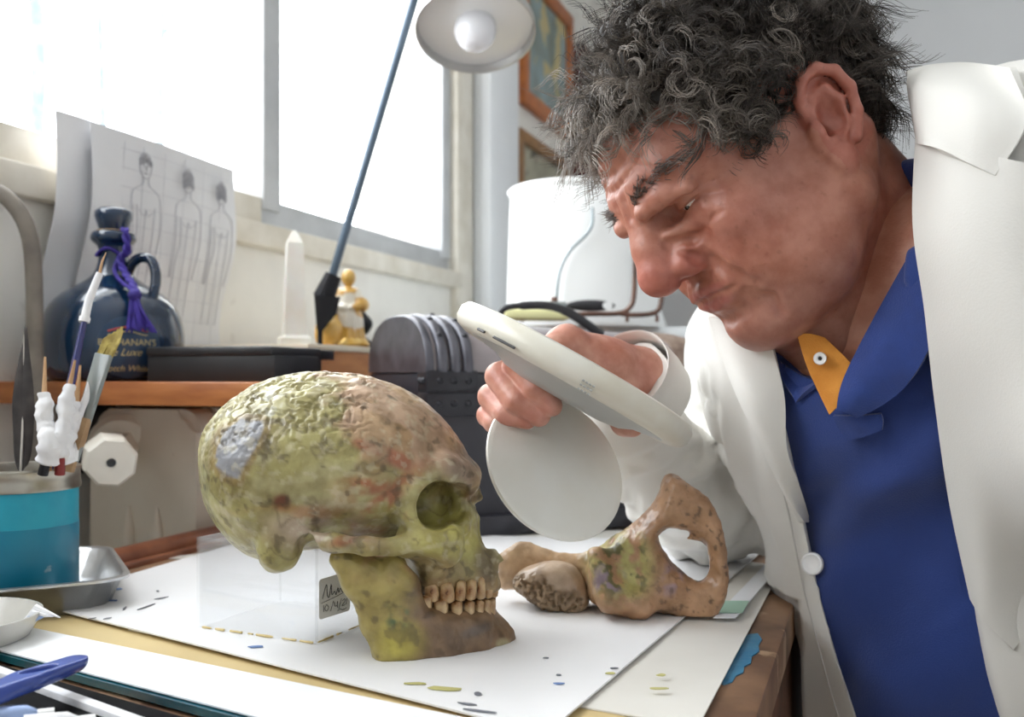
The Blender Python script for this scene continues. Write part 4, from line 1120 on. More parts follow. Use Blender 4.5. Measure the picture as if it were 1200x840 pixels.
# folds: rings round the bent sleeve, long hanging folds on the body
def seg_d(p, a, b):
    w = b - a; t = np.clip(((p - a) @ w) / (w @ w), 0, 1); return np.linalg.norm(p - a - t[:, None] * w, axis=1), t
dA = np.stack([seg_d(cv, FA[i], FA[i + 1])[0] for i in range(3)] + [seg_d(cv, SR, ER)[0]], -1)
tA = np.stack([(i + seg_d(cv, FA[i], FA[i + 1])[1]) for i in range(3)] + [-2 * (1 - seg_d(cv, SR, ER)[1])], -1)
ia = dA.argmin(1); along = tA[np.arange(len(cv)), ia]; dmin = dA.min(1)
arm = sstep(0.085, 0.066, dmin)
nz = fbm(cv, 14, 3, 5)
fold = np.sin(6.283 * (along * 1.55 + 3.2 * (nz - 0.5) + 6.0 * (cv @ Rv)))
env = 0.35 + 0.65 * np.exp(-((along - 0.2) / 1.1) ** 2)
wsb = np.stack([cv @ Rv * 12, cv @ Fv * 8, cv @ Uv * 3.2], -1)
drape = np.sin(6.283 * ((cv @ Rv) * 11 + (cv @ Uv) * 2.0 + 2.2 * fbm(cv, 5, 2, 8)))
far = sstep(0.02, 0.10, (cv - C2) @ Rv)
cv = cv + cn * (arm * (0.0058 * env * np.sign(fold) * np.abs(fold) ** 0.7 - 0.002) + (1 - arm) * (0.016 * (fbm(wsb, 1.0, 3, 6) - 0.5) + 0.004 * far * drape))[:, None]
cv = clear_table(cv)
coat = me_obj('white_coat', cv, cq, 'coat_white', person)
cb = bvh_of(cv, cq)
# collar and lapel of the near side
on_sheet('lapel', cb, [[(1076, 160, .008), (1120, 172, .010), (1175, 190, .010), (1250, 205, .006)], [(1088, 260, .008), (1130, 270, .011), (1185, 290, .011), (1262, 330, .004)], [(1097, 360, .006), (1140, 375, .010), (1195, 400, .010), (1268, 440, .004)], [(1106, 470, .005), (1145, 490, .009), (1195, 520, .009), (1262, 560, .003)], [(1122, 590, .004), (1150, 610, .007), (1185, 640, .006), (1235, 680, .002)], [(1142, 700, .002), (1154, 720, .004), (1170, 742, .003), (1186, 760, .001)]], 0.008, 'coat_white', coat, 0.004, 8, 8, 0.68)
on_sheet('coat_collar', cb, [[(1062, 84, .014), (1095, 78, .016), (1130, 76, .014), (1190, 92, .008)], [(1070, 125, .014), (1105, 122, .018), (1150, 130, .015), (1205, 150, .008)], [(1077, 168, .012), (1110, 180, .016), (1145, 196, .014), (1172, 210, .010)]], 0.01, 'coat_white', coat, 0.004, 8, 8, 0.70)
# lapel of the far side, narrow fold along the front edge
on_sheet('lapel', cb, [[(842, 372, .010), (866, 374, .012), (892, 384, .010)], [(868, 450, .006), (888, 455, .010), (908, 458, .008)], [(892, 510, .003), (906, 514, .006), (920, 518, .005)], [(914, 562, .001), (922, 564, .003), (932, 566, .003)], [(938, 610, -.001), (940, 611, .001), (944, 612, .002)]], 0.008, 'coat_white', coat, 0.004, 6, 8, 0.9)
cw = WRt - wdir * 0.004
lathe('cuff', [(0.0385, -0.030), (0.0400, -0.012), (0.0395, 0.004), (0.0395, 0.016), (0.0388, 0.0175), (0.0375, 0.016), (0.0375, 0.002), (0.0380, -0.012), (0.0365, -0.030), (0.0385, -0.030)], 'coat_white', tuple(cw), tuple(wdir), coat, 48, 60)
pc = on(cb, 951, 660, 0.002); nrm = (Vector((0, 0, CZ)) - pc).normalized() + Vector((-0.5, 0, 0))
lathe('coat_button', [(0, 0.001), (0.005, 0.001), (0.0075, 0.0026), (0.0090, 0.0022), (0.0095, 0), (0.0085, -0.002), (0, -0.002)], 'button_white', pc, tuple(nrm), coat, 28)
mat('seam_grey', (196, 194, 190), 0.9)
tube('front_seam', [tuple(on(cb, x, y, 0.0002, 0.8)) for x, y in ((905, 520), (924, 600), (942, 690), (968, 790), (982, 838))], 0.0008, 'seam_grey', coat, 6)
for sg in (1, -1):
    a = HP + Rv * 0.09 * sg; kx = a + np.array([0.02, 0.0, -0.26])
    v1, f1 = tube_data(smooth_line([a, kx, (kx[0] + 0.03, kx[1] + 0.03, 0.05)], 8), np.linspace(0.10, 0.062, 17), 20)
    v1 = clear_table(np.array(v1))
    me_obj('trouser_leg', v1, f1, 'trouser_grey', person)
# ================================================================== hip bone
def W2(px, py, d=0.79): 
    p = P(px, py, d); return (p[0], p[2])
hb_f = Field((-0.012, 0.735, TZ - 0.004), (0.185, 0.875, TZ + 0.128), 0.00125)
ring = [(783, 554), (797, 559), (821, 574), (832, 588), (842, 612), (847, 639), (850, 675), (847, 693), (838, 714), (824, 730), (812, 733), (797, 729), (783, 720), (770, 715), (752, 720), (731, 721),
        (710, 714), (692, 705), (687, 684), (692, 660), (707, 643), (719, 630), (740, 618), (758, 600), (770, 579), (776, 562)]
hole = [(770, 624), (783, 618), (800, 619), (815, 627), (825, 639), (827, 666), (821, 676), (812, 677), (797, 668), (783, 654), (773, 639)]
ring = [W2(*p) for p in smooth_line(ring, 3, True)]; hole = [W2(*p) for p in smooth_line(hole, 3, True)]
inflate(hb_f, ring, 0.788, lambda X, Z: (0.026 - 0.015 * sstep(0.10, 0.15, X + 0 * Z)).astype(np.float32), 0.013, 0.0, [hole], tilt=-0.22, xc=0.11)
blade = [W2(p[0], p[1], 0.82) for p in smooth_line([(580, 660), (588, 648), (599, 640), (617, 635), (632, 639), (659, 646), (690, 644), (720, 650), (725, 685), (690, 698), (640, 696), (600, 692), (584, 688)], 3, True)]
inflate(hb_f, blade, 0.815, 0.0075, 0.012, 0.010, tilt=-0.15, xc=0.05)
hb_f.cone(P(826, 624, 0.782), P(806, 631, 0.782), 0.006, 0.0015, 0.004)            # spur inside the opening
hb_f.ell(P(727, 664, 0.757), (0.022, 0.012, 0.024), 0.010, True)                     # shallow socket
hb_f.chain([P(700, 652, 0.775), P(716, 700, 0.765), P(750, 712, 0.765)], [0.008, 0.010, 0.008], 0.010)
v, q = hb_f.mesh(); v = relax(v, q, 2); nr = normals(v, q)
n1 = fbm(v, 110, 3, 1); n3 = fbm(v, 40, 3, 6); n2 = fbm(v, 260, 2, 3)
v = v + nr * (0.0036 * (n3 - 0.5) + 0.0028 * (n1 - 0.5) + 0.0008 * (n2 - 0.5))[:, None]
px, py = proj(v)
mn = v[:, 2].min(); v[:, 2] = np.maximum(v[:, 2], TZ + 0.0068)
cc = np.tile(np.array(lin(190, 148, 112)), (len(v), 1))
cc = paint(cc, sstep(0.45, 0.62, n3) * 0.6, (166, 122, 86))
cc = paint(cc, sstep(705, 680, px + (n1 - 0.5) * 20) * 0.85, (206, 176, 142))
soc = blob(px, py, 727, 662, 38, 42, -20, 0.4)
cc = paint(cc, soc * sstep(0.34, 0.55, n1), (188, 180, 112))
cc = paint(cc, soc * sstep(0.52, 0.62, fbm(v, 140, 3, 15)), (112, 108, 64))
cc = paint(cc, blob(px, py, 712, 680, 18, 20) * sstep(0.45, 0.6, n1) * 0.8, (164, 142, 166))
cc = paint(cc, blob(px, py, 790, 678, 16, 22, 30) * sstep(0.4, 0.6, n1) * 0.7, (170, 146, 160))
cc = paint(cc, sstep(0.60, 0.72, fbm(v, 220, 3, 25)) * sstep(700, 830, px) * 0.7, (84, 64, 46))
hip = thing('hip_bone', 'brown human hip bone with ring opening and broken spongy end', 'bone', P(770, 725, 0.79))
me_obj('bone_ring', v, q, 'old_bone', hip, colors=cc)
fr = Field((-0.005, 0.765, TZ - 0.002), (0.075, 0.84, TZ + 0.055), 0.001)
fp = [W2(p[0], p[1], 0.80) for p in smooth_line([(599, 686), (609, 669), (635, 660), (656, 658), (677, 666), (689, 690), (691, 705), (680, 720), (665, 724), (644, 717), (620, 704)], 3, True)]
inflate(fr, fp, 0.802, 0.020, 0.010)
v, q = fr.mesh(); v = relax(v, q, 1); nr = normals(v, q)
n1 = fbm(v, 420, 2, 1); n3 = fbm(v, 60, 3, 6); px, py = proj(v)
spo = np.clip(sstep(-5, 6, (py - 682) - (px - 640) * 0.40 + (n3 - 0.5) * 30), 0, 1)
v = v + nr * (-0.0042 * sstep(0.48, 0.62, n1) * spo + 0.003 * (n3 - 0.5))[:, None]
v[:, 2] = np.maximum(v[:, 2], TZ + 0.0068)
cc = np.tile(np.array(lin(190, 166, 142)), (len(v), 1))
cc = paint(cc, sstep(0.45, 0.6, n3) * 0.5, (160, 132, 106))
cc = paint(cc, spo * 0.7, (150, 124, 92));
me_obj('broken_end', v, q, 'old_bone', hip, colors=cc)

# ================================================================== magnifier lamp head held in the hand
mat('lamp_cream', (226, 224, 214), 0.35, var=(214, 208, 190), scale=20, coat=0.2)
mat('lamp_grey', (176, 178, 176), 0.4); mat('lamp_dark', (58, 58, 60), 0.5)
mat('cover_white', (246, 246, 240), 0.35, var=(240, 238, 228), scale=14, sss=0.0)
dn = Vector((0.492, 0.015, 0.866)).normalized(); dc = V(673, 437, 0.722)
mag = thing('magnifier_lamp_head', 'round cream magnifier lamp head held edge-on in the hand', 'magnifier', dc)
r = 0.0965
lathe('rim', [(r - 0.020, 0.0070), (r - 0.010, 0.0080), (r - 0.003, 0.0066), (r, 0.0024), (r, -0.0050), (r - 0.003, -0.0095), (r - 0.010, -0.0122), (r - 0.020, -0.0115), (r - 0.022, 0.0), (r - 0.020, 0.0070)], 'lamp_cream', dc, dn, mag, 72, 40)
lathe('lens', [(0, 0.0060), (0.04, 0.0055), (r - 0.017, 0.0040), (r - 0.017, 0.0010), (0, 0.0010)], 'cover_white', dc, dn, mag, 64)
lathe('lamp_base', [(0, -0.0220), (0.034, -0.0215), (0.048, -0.0195), (0.058, -0.0150), (r - 0.017, -0.0120), (r - 0.017, -0.0040), (0, -0.0040)], 'lamp_grey', dc, dn, mag, 64)
# dark slots in the rim and the little grated vent
e1 = Vector((0.867, 0, -0.5)); e1 = (e1 - dn * e1.dot(dn)).normalized(); e2 = dn.cross(e1)
e2 = e2 if e2.y < 0 else -e2
def rimp(a, h, rr_=r): return dc + (e1 * math.sin(a) + e2 * math.cos(a)) * rr_ + dn * h
for a0, a1 in ((-0.88, -0.80), (-0.70, -0.50)):
    tube('slot', [rimp(a, -0.0092) for a in np.linspace(a0, a1, 8)], 0.0010, 'lamp_dark', mag, 6)
for i in range(3):
    for j in range(4):
        a = 0.015 + 0.026 * j
        tube('vent_slot', [rimp(a, -0.0060 - 0.003 * i, r - 0.0002 - 0.0010 * i), rimp(a + 0.017, -0.0060 - 0.003 * i, r - 0.0002 - 0.0010 * i)], 0.0007, 'lamp_grey', mag, 5)
# lid hanging below from its hinge
ang = 0.74
mdir = Vector((0.72, 0, 0.69)); n2 = (Vector((0, -1, 0)) * ang + mdir * math.sqrt(1 - ang * ang)).normalized()
cc0 = V(652, 546, 0.760); R2 = 0.0605
lathe('hinged_lid', [(0, 0.0018), (R2 * 0.6, 0.0017), (R2 - 0.005, 0.0015), (R2 - 0.002, 0.0016), (R2, 0.0010), (R2 + 0.0005, -0.001), (R2 - 0.001, -0.004), (R2 - 0.003, -0.004), (R2 - 0.004, -0.0010), (0, -0.0006)], 'cover_white', cc0, n2, mag, 72, 30)
hng = V(682, 470, 0.742)
tube('hinge', [hng, hng + Vector((0.012, 0, -0.008))], 0.004, 'lamp_cream', mag, 12)

# ================================================================== domed travel trunk
mat('trunk_body', (44, 44, 52), 0.5, var=(30, 30, 38), scale=8, bump=0.25, bscale=60)
mat('trunk_lid', (150, 142, 144), 0.36, var=(126, 118, 122), scale=10, bump=0.15, bscale=80, coat=0.2)
mat('trunk_end', (172, 148, 138), 0.45, var=(140, 122, 118), scale=14, bump=0.3, bscale=90, col3=(196, 186, 180), scale3=60, thr3=0.68)
mat('trunk_iron', (98, 98, 106), 0.36, metal=0.4, var=(70, 70, 78), scale=30)
mat('trunk_iron_dark', (44, 44, 50), 0.4, metal=0.4)
mat('worn_leather', (112, 90, 78), 0.6, var=(150, 132, 118), scale=60, bump=0.4, bscale=150)
mat('handle_black', (38, 38, 42), 0.45)
TA = math.radians(25); ta = Vector((math.cos(TA), math.sin(TA), 0)); tb_ = Vector((-math.sin(TA), math.cos(TA), 0))
TO = Vector((-0.097, 1.14, TZ + 0.004)); TLn, TD, TBH, TDH = 0.52, 0.225, 0.196, 0.068
trunk = thing('travel_trunk', 'dark dome-lidded travel trunk with riveted bands standing behind the skull', 'trunk', TO)
def tpt(a, b, z): return TO + ta * a + tb_ * b + Vector((0, 0, z))
def tslab(name, a0, a1, b0, b1, z0, z1, m, bev=0.002, par=trunk):
    bm = bmesh.new(); cs = [tpt(a0, b0, z0), tpt(a1, b0, z0), tpt(a1, b1, z0), tpt(a0, b1, z0)]
    b_box(bm, cs + [c + Vector((0, 0, z1 - z0)) for c in cs], bev); return bm_obj(name, bm, m, par)
tslab('trunk_case', 0, TLn, 0, TD, 0.0, TBH, 'trunk_body', 0.004)
tslab('base_moulding', -0.008, TLn + 0.008, -0.010, TD + 0.008, 0.0, 0.026, 'trunk_body', 0.004)
tslab('rim_band', -0.002, TLn + 0.002, -0.003, TD + 0.003, TBH - 0.030, TBH - 0.001, 'trunk_body', 0.002)
def dome(o=0.0, n=28, ex=2.5):
    out = []
    for k in range(n + 1):
        th = PI * k / n; c, s_ = math.cos(th), math.sin(th)
        out.append((TD / 2 - (TD / 2 + o) * np.sign(c) * abs(c) ** (2 / ex), TBH + (TDH + o) * abs(s_) ** (2 / ex)))
    return out
def taper(a, z): return TBH + (z - TBH) * (1 - 0.30 * max(a, 0) / TLn)
def dome_mesh(name, a0, a1, o, m, prof=None, par=trunk, na=6, bulge=0.0):
    pr_ = dome(o); bm = bmesh.new(); rows = []
    for i in range(na + 1):
        t = i / na; a = a0 + (a1 - a0) * t; ob = bulge * math.sin(PI * t) ** 0.5 if bulge else 0
        pr2 = dome(o + ob) if bulge else pr_
        rows.append([bm.verts.new(tpt(a, b, taper(a, z))) for b, z in pr2])
    for i in range(na):
        for j in range(len(pr_) - 1): bm.faces.new((rows[i][j], rows[i][j + 1], rows[i + 1][j + 1], rows[i + 1][j]))
    for r_ in (rows[0], rows[-1]): bm.faces.new(r_)
    for i in range(na): bm.faces.new((rows[i][0], rows[i][-1], rows[i + 1][-1], rows[i + 1][0]))
    return bm_obj(name, bm, m, par, True, 40)
dome_mesh('lid', 0.0, TLn, 0.0, 'trunk_lid')
pr_in = [(TD / 2 + (b - TD / 2) * 0.90, TBH + 0.004 + (z - TBH) * 0.90) for b, z in dome()]
bm = bmesh.new(); f0 = [bm.verts.new(tpt(-0.003, b, z)) for b, z in pr_in]; f1 = [bm.verts.new(tpt(0.002, b, z)) for b, z in pr_in]
bm.faces.new(f0); bm.faces.new(f1[::-1])
for j in range(len(f0)): bm.faces.new((f0[j], f0[(j + 1) % len(f0)], f1[(j + 1) % len(f0)], f1[j]))
bm_obj('end_panel', bm, 'trunk_end', trunk)
tslab('end_panel', -0.003, 0.0, 0.012, TD - 0.012, 0.030, TBH - 0.036, 'trunk_end', 0.001)
dome_mesh('lid_edge', -0.004, 0.006, 0.0022, 'trunk_iron', bulge=0.002)
for a0 in (0.010, 0.026, 0.042):
    band = dome_mesh('iron_band', a0, a0 + 0.0145, 0.0012, 'trunk_iron', bulge=0.0055, na=8)
dome_mesh('leather_strap', 0.345, 0.385, 0.0025, 'worn_leather', bulge=0.001)
dome_mesh('iron_band', TLn - 0.03, TLn - 0.012, 0.0012, 'trunk_iron', bulge=0.005)
def rivet(p, n, r_=0.0042):
    return lathe('rivet', [(0, r_ * 0.8), (r_ * 0.55, r_ * 0.66), (r_ * 0.9, r_ * 0.3), (r_, 0), (r_, -0.001), (0, -0.001)], 'trunk_iron_dark', p, n, trunk, 14)
plate = tslab('corner_plate', -0.004, 0.060, -0.006, 0.028, TBH - 0.022, TBH + 0.002, 'trunk_iron_dark', 0.002)
plate2 = tslab('corner_plate', -0.004, 0.060, -0.005, 0.028, TBH - 0.052, TBH - 0.024, 'trunk_iron_dark', 0.002)
for a in (0.012, 0.030, 0.048): rivet(tpt(a, -0.0062, TBH - 0.010), -tb_); rivet(tpt(a, -0.0052, TBH - 0.037), -tb_)
for b in (0.006, 0.018): rivet(tpt(-0.0042, b, TBH - 0.010), -ta)
for a, k in ((0.017, 5), (0.049, 5), (0.017, 9), (0.049, 9), (0.033, 12)):
    b, z = dome(0.006)[k]; rivet(tpt(a, b, taper(a, z)), (tb_ * (b - TD / 2) * 0.5 + Vector((0, 0, 0.08))), 0.0038)
tube('carry_handle', smooth_line([P(586, 370, 1.275), P(592, 361, 1.27), P(612, 358, 1.27), P(640, 358, 1.27), P(662, 364, 1.27), P(682, 376, 1.275), P(704, 392, 1.29)], 6), [0.004] * 12 + [0.0055] * 12 + [0.0062] * 13, 'handle_black', trunk, 10)
# ================================================================== radiator, its shelf and what stands on it
mat('radiator_enamel', (230, 223, 209), 0.35, var=(220, 211, 196), scale=9, col3=(150, 130, 104), scale3=30, thr3=0.74, bump=0.08, bscale=40)
mat('pipe_grey', (132, 124, 114), 0.5, var=(108, 100, 92), scale=30)
mat('shelf_wood', (190, 120, 66), 0.45, var=(164, 96, 50), scale=16, stretch=(1, 1, 6), bump=0.1, bscale=40)
mat('case_black', (34, 34, 38), 0.45, var=(26, 26, 30), scale=20)
mat('glaze_navy', (16, 48, 78), 0.14, var=(10, 34, 60), scale=14, coat=0.6)
mat('cord_purple', (62, 44, 150), 0.7, var=(46, 32, 120), scale=80, bump=0.4, bscale=500)
mat('label_blue', (34, 62, 92), 0.35); mat('label_gold', (206, 190, 140), 0.45); mat('label_red', (170, 60, 60), 0.5)
SH = CZ - 0.007
rad = thing('column_radiator', 'cream cast-iron column radiator below the wooden shelf', 'radiator', wp(0.2, 0.134, 0.12))
def rad_section(s0, s1):
    t0, t1, z0, z1, rc = 0.054, 0.214, 0.14, CZ - 0.041, 0.028
    out = []
    for cx, cz, a0 in ((t1 - rc, z1 - rc, 0), (t0 + rc, z1 - rc, 90), (t0 + rc, z0 + rc, 180), (t1 - rc, z0 + rc, 270)):
        for k in range(6): th = math.radians(a0 + k * 18); out.append((cx + rc * math.cos(th), cz + rc * math.sin(th)))
    o = prism('radiator_section', out, s0, s1, 'radiator_enamel', rad, 0.010, 50, fn=lambda t, z, s: wp(s, t, z)); return o
for k in range(9): rad_section(k * 0.068, k * 0.068 + 0.056)
for t in (0.115, 0.158):                                   # raised ribs low on the end section
    tube('rib', [wp(-0.002, t, z) for z in (0.2, 0.5, CZ - 0.190, CZ - 0.160)], [0.011, 0.010, 0.008, 0.002], 'radiator_enamel', rad, 12)
hub = wp(0.0, 0.105, CZ - 0.088)
kd = Vector((0.18, -0.96, -0.20)).normalized(); hubv = Vector(hub)
lathe('valve_flange', [(0, 0.0), (0.040, 0.0), (0.042, 0.006), (0.036, 0.014), (0.026, 0.016), (0, 0.016)], 'radiator_enamel', hubv - kd * 0.005, kd, rad, 40)
kp = V(128, 538, 1.07)
lathe('valve_body', [(0, 0), (0.020, 0), (0.020, 0.5), (0, 0.5)], 'radiator_enamel', hubv, kd, rad, 6).scale = (1, 1, 1)
ax = (kp - hubv); 
for o in [o for o in rad.children if o.name.startswith('valve_body')]: bpy.data.objects.remove(o)
tube('valve_stem', [hubv, hubv + ax * 0.95], [0.021, 0.021], 'radiator_enamel', rad, 6)
kdir = Vector((0.48, -0.86, -0.14)).normalized()
mat('knob_cream', (244, 240, 230), 0.4, var=(236, 230, 218), scale=20)
knob = lathe('valve_knob', [(0, -0.030), (0.020, -0.030), (0.027, -0.020), (0.0285, 0.0), (0.0285, 0.014), (0.0255, 0.018), (0, 0.018)], 'knob_cream', kp, kdir, rad, 8, 30)
lathe('knob_screw', [(0, 0.0005), (0.003, 0.0005), (0.0045, 0.0015), (0.005, 0), (0, -0.001)], 'lamp_dark', kp + kdir * 0.018, kdir, knob, 16)
# bent grey pipe in front of the wall
pp = [P(-40, 216, 1.10), P(-14, 220, 1.10), P(8, 232, 1.10), P(26, 254, 1.10), P(36, 284, 1.10), P(40, 330, 1.10), P(41, 420, 1.10), P(42, 560, 1.10), P(42, 780, 1.10)]
pp[-1] = (pp[-1][0], pp[-1][1], 0.0)
tag(tube('heating_pipe', smooth_line(pp, 6), 0.0092, 'pipe_grey', None, 14), 'bent grey heating pipe rising beside the pinned drawing', 'pipe')
shelf = thing('wooden_shelf', 'thick orange-brown wooden shelf board over the radiator', 'shelf', wp(0, 0.18, SH - 0.03))
wbox('shelf_board', -0.10, 0.16, 0.004, 0.365, SH - 0.026, SH, 'shelf_wood', shelf, 0.002)
wbox('shelf_bracket', 0.03, 0.05, 0.004, 0.05, SH - 0.12, SH - 0.026, 'dark_metal', shelf, 0.001)
wbox('shelf_bracket', 0.13, 0.15, 0.004, 0.05, SH - 0.12, SH - 0.026, 'dark_metal', shelf, 0.001)
mat('block_wood', (206, 140, 84), 0.5, var=(186, 118, 66), scale=14, stretch=(1, 1, 5))
mat('lit_top', (236, 226, 206), 0.5)  # light falling on the box top, put into its colour
blk = thing('wooden_box', 'orange wooden box with top coloured as if lit, standing beside the trunk', 'box', wp(0.35, 0.15, SH - 0.03))
wbox('box_body', 0.168, 0.62, 0.026, 0.262, SH - 0.034, CZ + 0.036, 'block_wood', blk, 0.003)
wbox('box_top', 0.166, 0.625, 0.025, 0.266, CZ + 0.034, CZ + 0.043, 'lit_top', blk, 0.002)

# black plastic case
case = thing('black_case', 'flat black plastic case lying on the shelf by the bottle', 'case', wp(-0.02, 0.27, SH))
def pbox(name, px0, px1, d0, d1, z0, z1, m, par, bev=0.002, skew=-0.30):
    """box whose front edge spans two pixels at depth d0 and which runs back to d1 along the wall"""
    x0 = (px0 - 600) / FPX * d0; x1 = (px1 - 600) / FPX * (d0 + skew * (x1_ := ((px1 - px0) / FPX * d0)))
    y1 = d0 + skew * x1_
    L_ = d1 - d0; bm = bmesh.new()
    c = [(x0, d0), (x1, y1), (x1 + UX * L_, y1 + UY * L_), (x0 + UX * L_, d0 + UY * L_)]
    b_box(bm, [(x, y, z0) for x, y in c] + [(x, y, z1) for x, y in c], bev); return bm_obj(name, bm, m, par)
pbox('case_base', 172, 322, 1.135, 1.23, SH, SH + 0.030, 'case_black', case)
pbox('case_lid', 170, 318, 1.133, 1.24, SH + 0.029, SH + 0.040, 'case_black', case, 0.003)
pbox('clasp', 316, 332, 1.115, 1.14, SH + 0.008, SH + 0.028, 'dark_metal', case, 0.001)
case2 = thing('black_tray', 'small open black tray on the shelf against the wooden box', 'tray', wp(0.1, 0.3, SH))
for z0, z1, a, b in ((SH, SH + 0.008, 334, 372), (SH + 0.026, SH + 0.038, 334, 372)):
    pbox('tray_board', a, b, 1.195, 1.235, z0, z1, 'case_black', case2, 0.001)
pbox('tray_back', 334, 372, 1.23, 1.24, SH, SH + 0.038, 'case_black', case2, 0.001)
pbox('tray_side', 334, 338, 1.195, 1.235, SH, SH + 0.038, 'case_black', case2, 0.001)

# ---- ceramic bottle
BD_ = 1.205; bs = BD_ / FPX
bc = Vector(P(133, 446.7, BD_)); bc.z = SH
bottle = thing('ceramic_bottle', 'navy glazed ceramic whisky jug with purple tassel on the shelf', 'bottle', bc)
bprof = [(0, 0), (58, 0), (70, 5), (77, 20), (79.5, 45), (77, 68), (69, 88), (54, 103), (36, 114), (23, 124), (17.5, 138), (16.5, 150), (18, 158), (24.5, 164), (25, 170), (20, 175), (0, 176)]
bp_s = [(max(r_, 0) * bs, h_ * bs) for r_, h_ in smooth_line(bprof, 4)]
bp_s[0] = (0, 0); bp_s[-1] = (0, 176 * bs)
lathe('bottle_body', bp_s, 'glaze_navy', bc, (0, 0, 1), bottle, 64, 60)
lathe('stopper', [(0, 174 * bs), (15 * bs, 174 * bs), (17 * bs, 180 * bs), (21 * bs, 192 * bs), (21 * bs, 198 * bs), (16 * bs, 202 * bs), (0, 203 * bs)], 'glaze_navy', bc, (0, 0, 1), bottle, 40, 60)
mat('cork_tan', (190, 160, 120), 0.8)
lathe('cork_ring', [(0, 170 * bs), (19 * bs, 171 * bs), (19 * bs, 176 * bs), (0, 176 * bs)], 'cork_tan', bc, (0, 0, 1), bottle, 32)
hw = [(149, 322), (156, 308), (166, 302), (177, 305), (182, 318), (182, 334), (178, 352)]
tube('bottle_handle', smooth_line([P(x, y, BD_ - 0.004 * i) for i, (x, y) in enumerate(hw)], 6), 0.0062, 'glaze_navy', bottle, 12)
def brad(h):
    hs = np.array([p[1] for p in bp_s]); rs = np.array([p[0] for p in bp_s]); return float(np.interp(h, hs, rs))
def on_bottle(u, h, th0, off=0.0006):
    """u metres round the bottle from the direction th0 (0 = towards the camera, positive to the right)"""
    r_ = brad(h); th = th0 + u / max(r_, 0.02); return bc + Vector(((r_ + off) * math.sin(th), -(r_ + off) * math.cos(th), h))
# darker-edged label field, lettering
TH0 = math.radians(33)
bm = bmesh.new(); rings_ = []
def lab_pts(a, b): return on_bottle(a, b, TH0, 0.0006)
for k in range(1, 9):
    rings_.append([bm.verts.new(lab_pts(0.002 + 0.037 * k / 8 * math.cos(t), 0.040 + 0.036 * k / 8 * math.sin(t))) for t in np.linspace(0, 2 * PI, 37)[:-1]])
c0_ = bm.verts.new(lab_pts(0.002, 0.040))
for i in range(36):
    bm.faces.new((c0_, rings_[0][i], rings_[0][(i + 1) % 36]))
    for k in range(7): bm.faces.new((rings_[k][i], rings_[k + 1][i], rings_[k + 1][(i + 1) % 36], rings_[k][(i + 1) % 36]))
bm_obj('label_field', bm, 'label_blue', bottle)
def text_geo(body, size, shear=0.0):
    cu = bpy.data.curves.new('t', 'FONT'); cu.body = body; cu.size = size; cu.align_x = 'CENTER'; cu.shear = shear
    o = bpy.data.objects.new('t', cu); COL.objects.link(o)
    dg = bpy.context.evaluated_depsgraph_get(); ev = o.evaluated_get(dg); me = ev.to_mesh()
    vs = [tuple(v_.co) for v_ in me.vertices]; fs = [tuple(p.vertices) for p in me.polygons]
    ev.to_mesh_clear(); bpy.data.objects.remove(o); bpy.data.curves.remove(cu); return vs, fs
def bottle_text(body, size, h, m, shear=0.0, u0=0.0, name='lettering'):
    vs, fs = text_geo(body, size, shear)
    return me_obj(name, [on_bottle(x + u0, h + y, TH0, 0.0011) for x, y, _ in vs], fs, m, bottle, False)
bottle_text("BUCHANAN'S", 0.0105, 0.042, 'label_gold')
bottle_text("De Luxe", 0.0120, 0.030, 'label_gold', 0.4, -0.006)
bottle_text("Scotch Whisky", 0.0100, 0.012, 'label_gold', 0.25)
tube('label_line', [on_bottle(a, 0.056 + 0.002 * math.cos(a * 150), TH0, 0.0008) for a in np.linspace(-0.022, 0.022, 14)], 0.0006, 'label_gold', bottle, 5)
tube('label_line', [on_bottle(a, 0.060 + 0.003 * math.cos(a * 100), TH0, 0.0008) for a in np.linspace(-0.022, 0.022, 14)], 0.0012, 'label_red', bottle, 5)
# tassel
tas = thing('tassel', 'purple twisted cord and tassel tied round the bottle neck', 'tassel', P(160, 388, BD_ - 0.09))
lp = [bc + Vector((0.0195 * math.cos(a), 0.0195 * math.sin(a), 150 * bs + 0.004 * math.sin(a * 3))) for a in np.linspace(0, 2 * PI, 30)]
tube('cord_loop', lp, 0.0020, 'cord_purple', tas, 8)
cpath = smooth_line([P(146, 268, BD_ - 0.03), P(149, 290, BD_ - 0.030), P(141, 306, BD_ - 0.028), P(148, 322, BD_ - 0.040), P(156, 334, BD_ - 0.062), P(160, 346, BD_ - 0.078)], 8)
for ph in (0, PI):
    tube('cord', [Vector(p) + Vector((0.0026 * math.cos(i * 0.8 + ph), 0.0026 * math.sin(i * 0.8 + ph), 0)) for i, p in enumerate(cpath)], 0.0026, 'cord_purple', tas, 8)
tube('cord', smooth_line([P(140, 300, BD_ - 0.026), P(134, 316, BD_ - 0.032), P(142, 330, BD_ - 0.05), P(156, 340, BD_ - 0.07)], 6), 0.0024, 'cord_purple', tas, 8)
k0 = V(158, 346, BD_ - 0.080)
bm = bmesh.new(); bmesh.ops.create_uvsphere(bm, u_segments=16, v_segments=10, radius=0.0075, matrix=Matrix.Translation(k0)); bm_obj('tassel_knot', bm, 'cord_purple', tas)
for i in range(26):
    f = (i + 0.5) / 26; xb = 148 + 36 * f; 
    pts = smooth_line([k0 + Vector(((f - 0.5) * 0.008, random.uniform(-.003, .003), -0.003)), P(151 + 17 * f, 365, BD_ - 0.088 + random.uniform(-.004, .004)), P(xb, 384 + 6 * random.random(), BD_ - 0.091 + random.uniform(-.004, .004))], 4)
    tube('tassel_thread', pts, 0.0013, 'cord_purple', tas, 6)

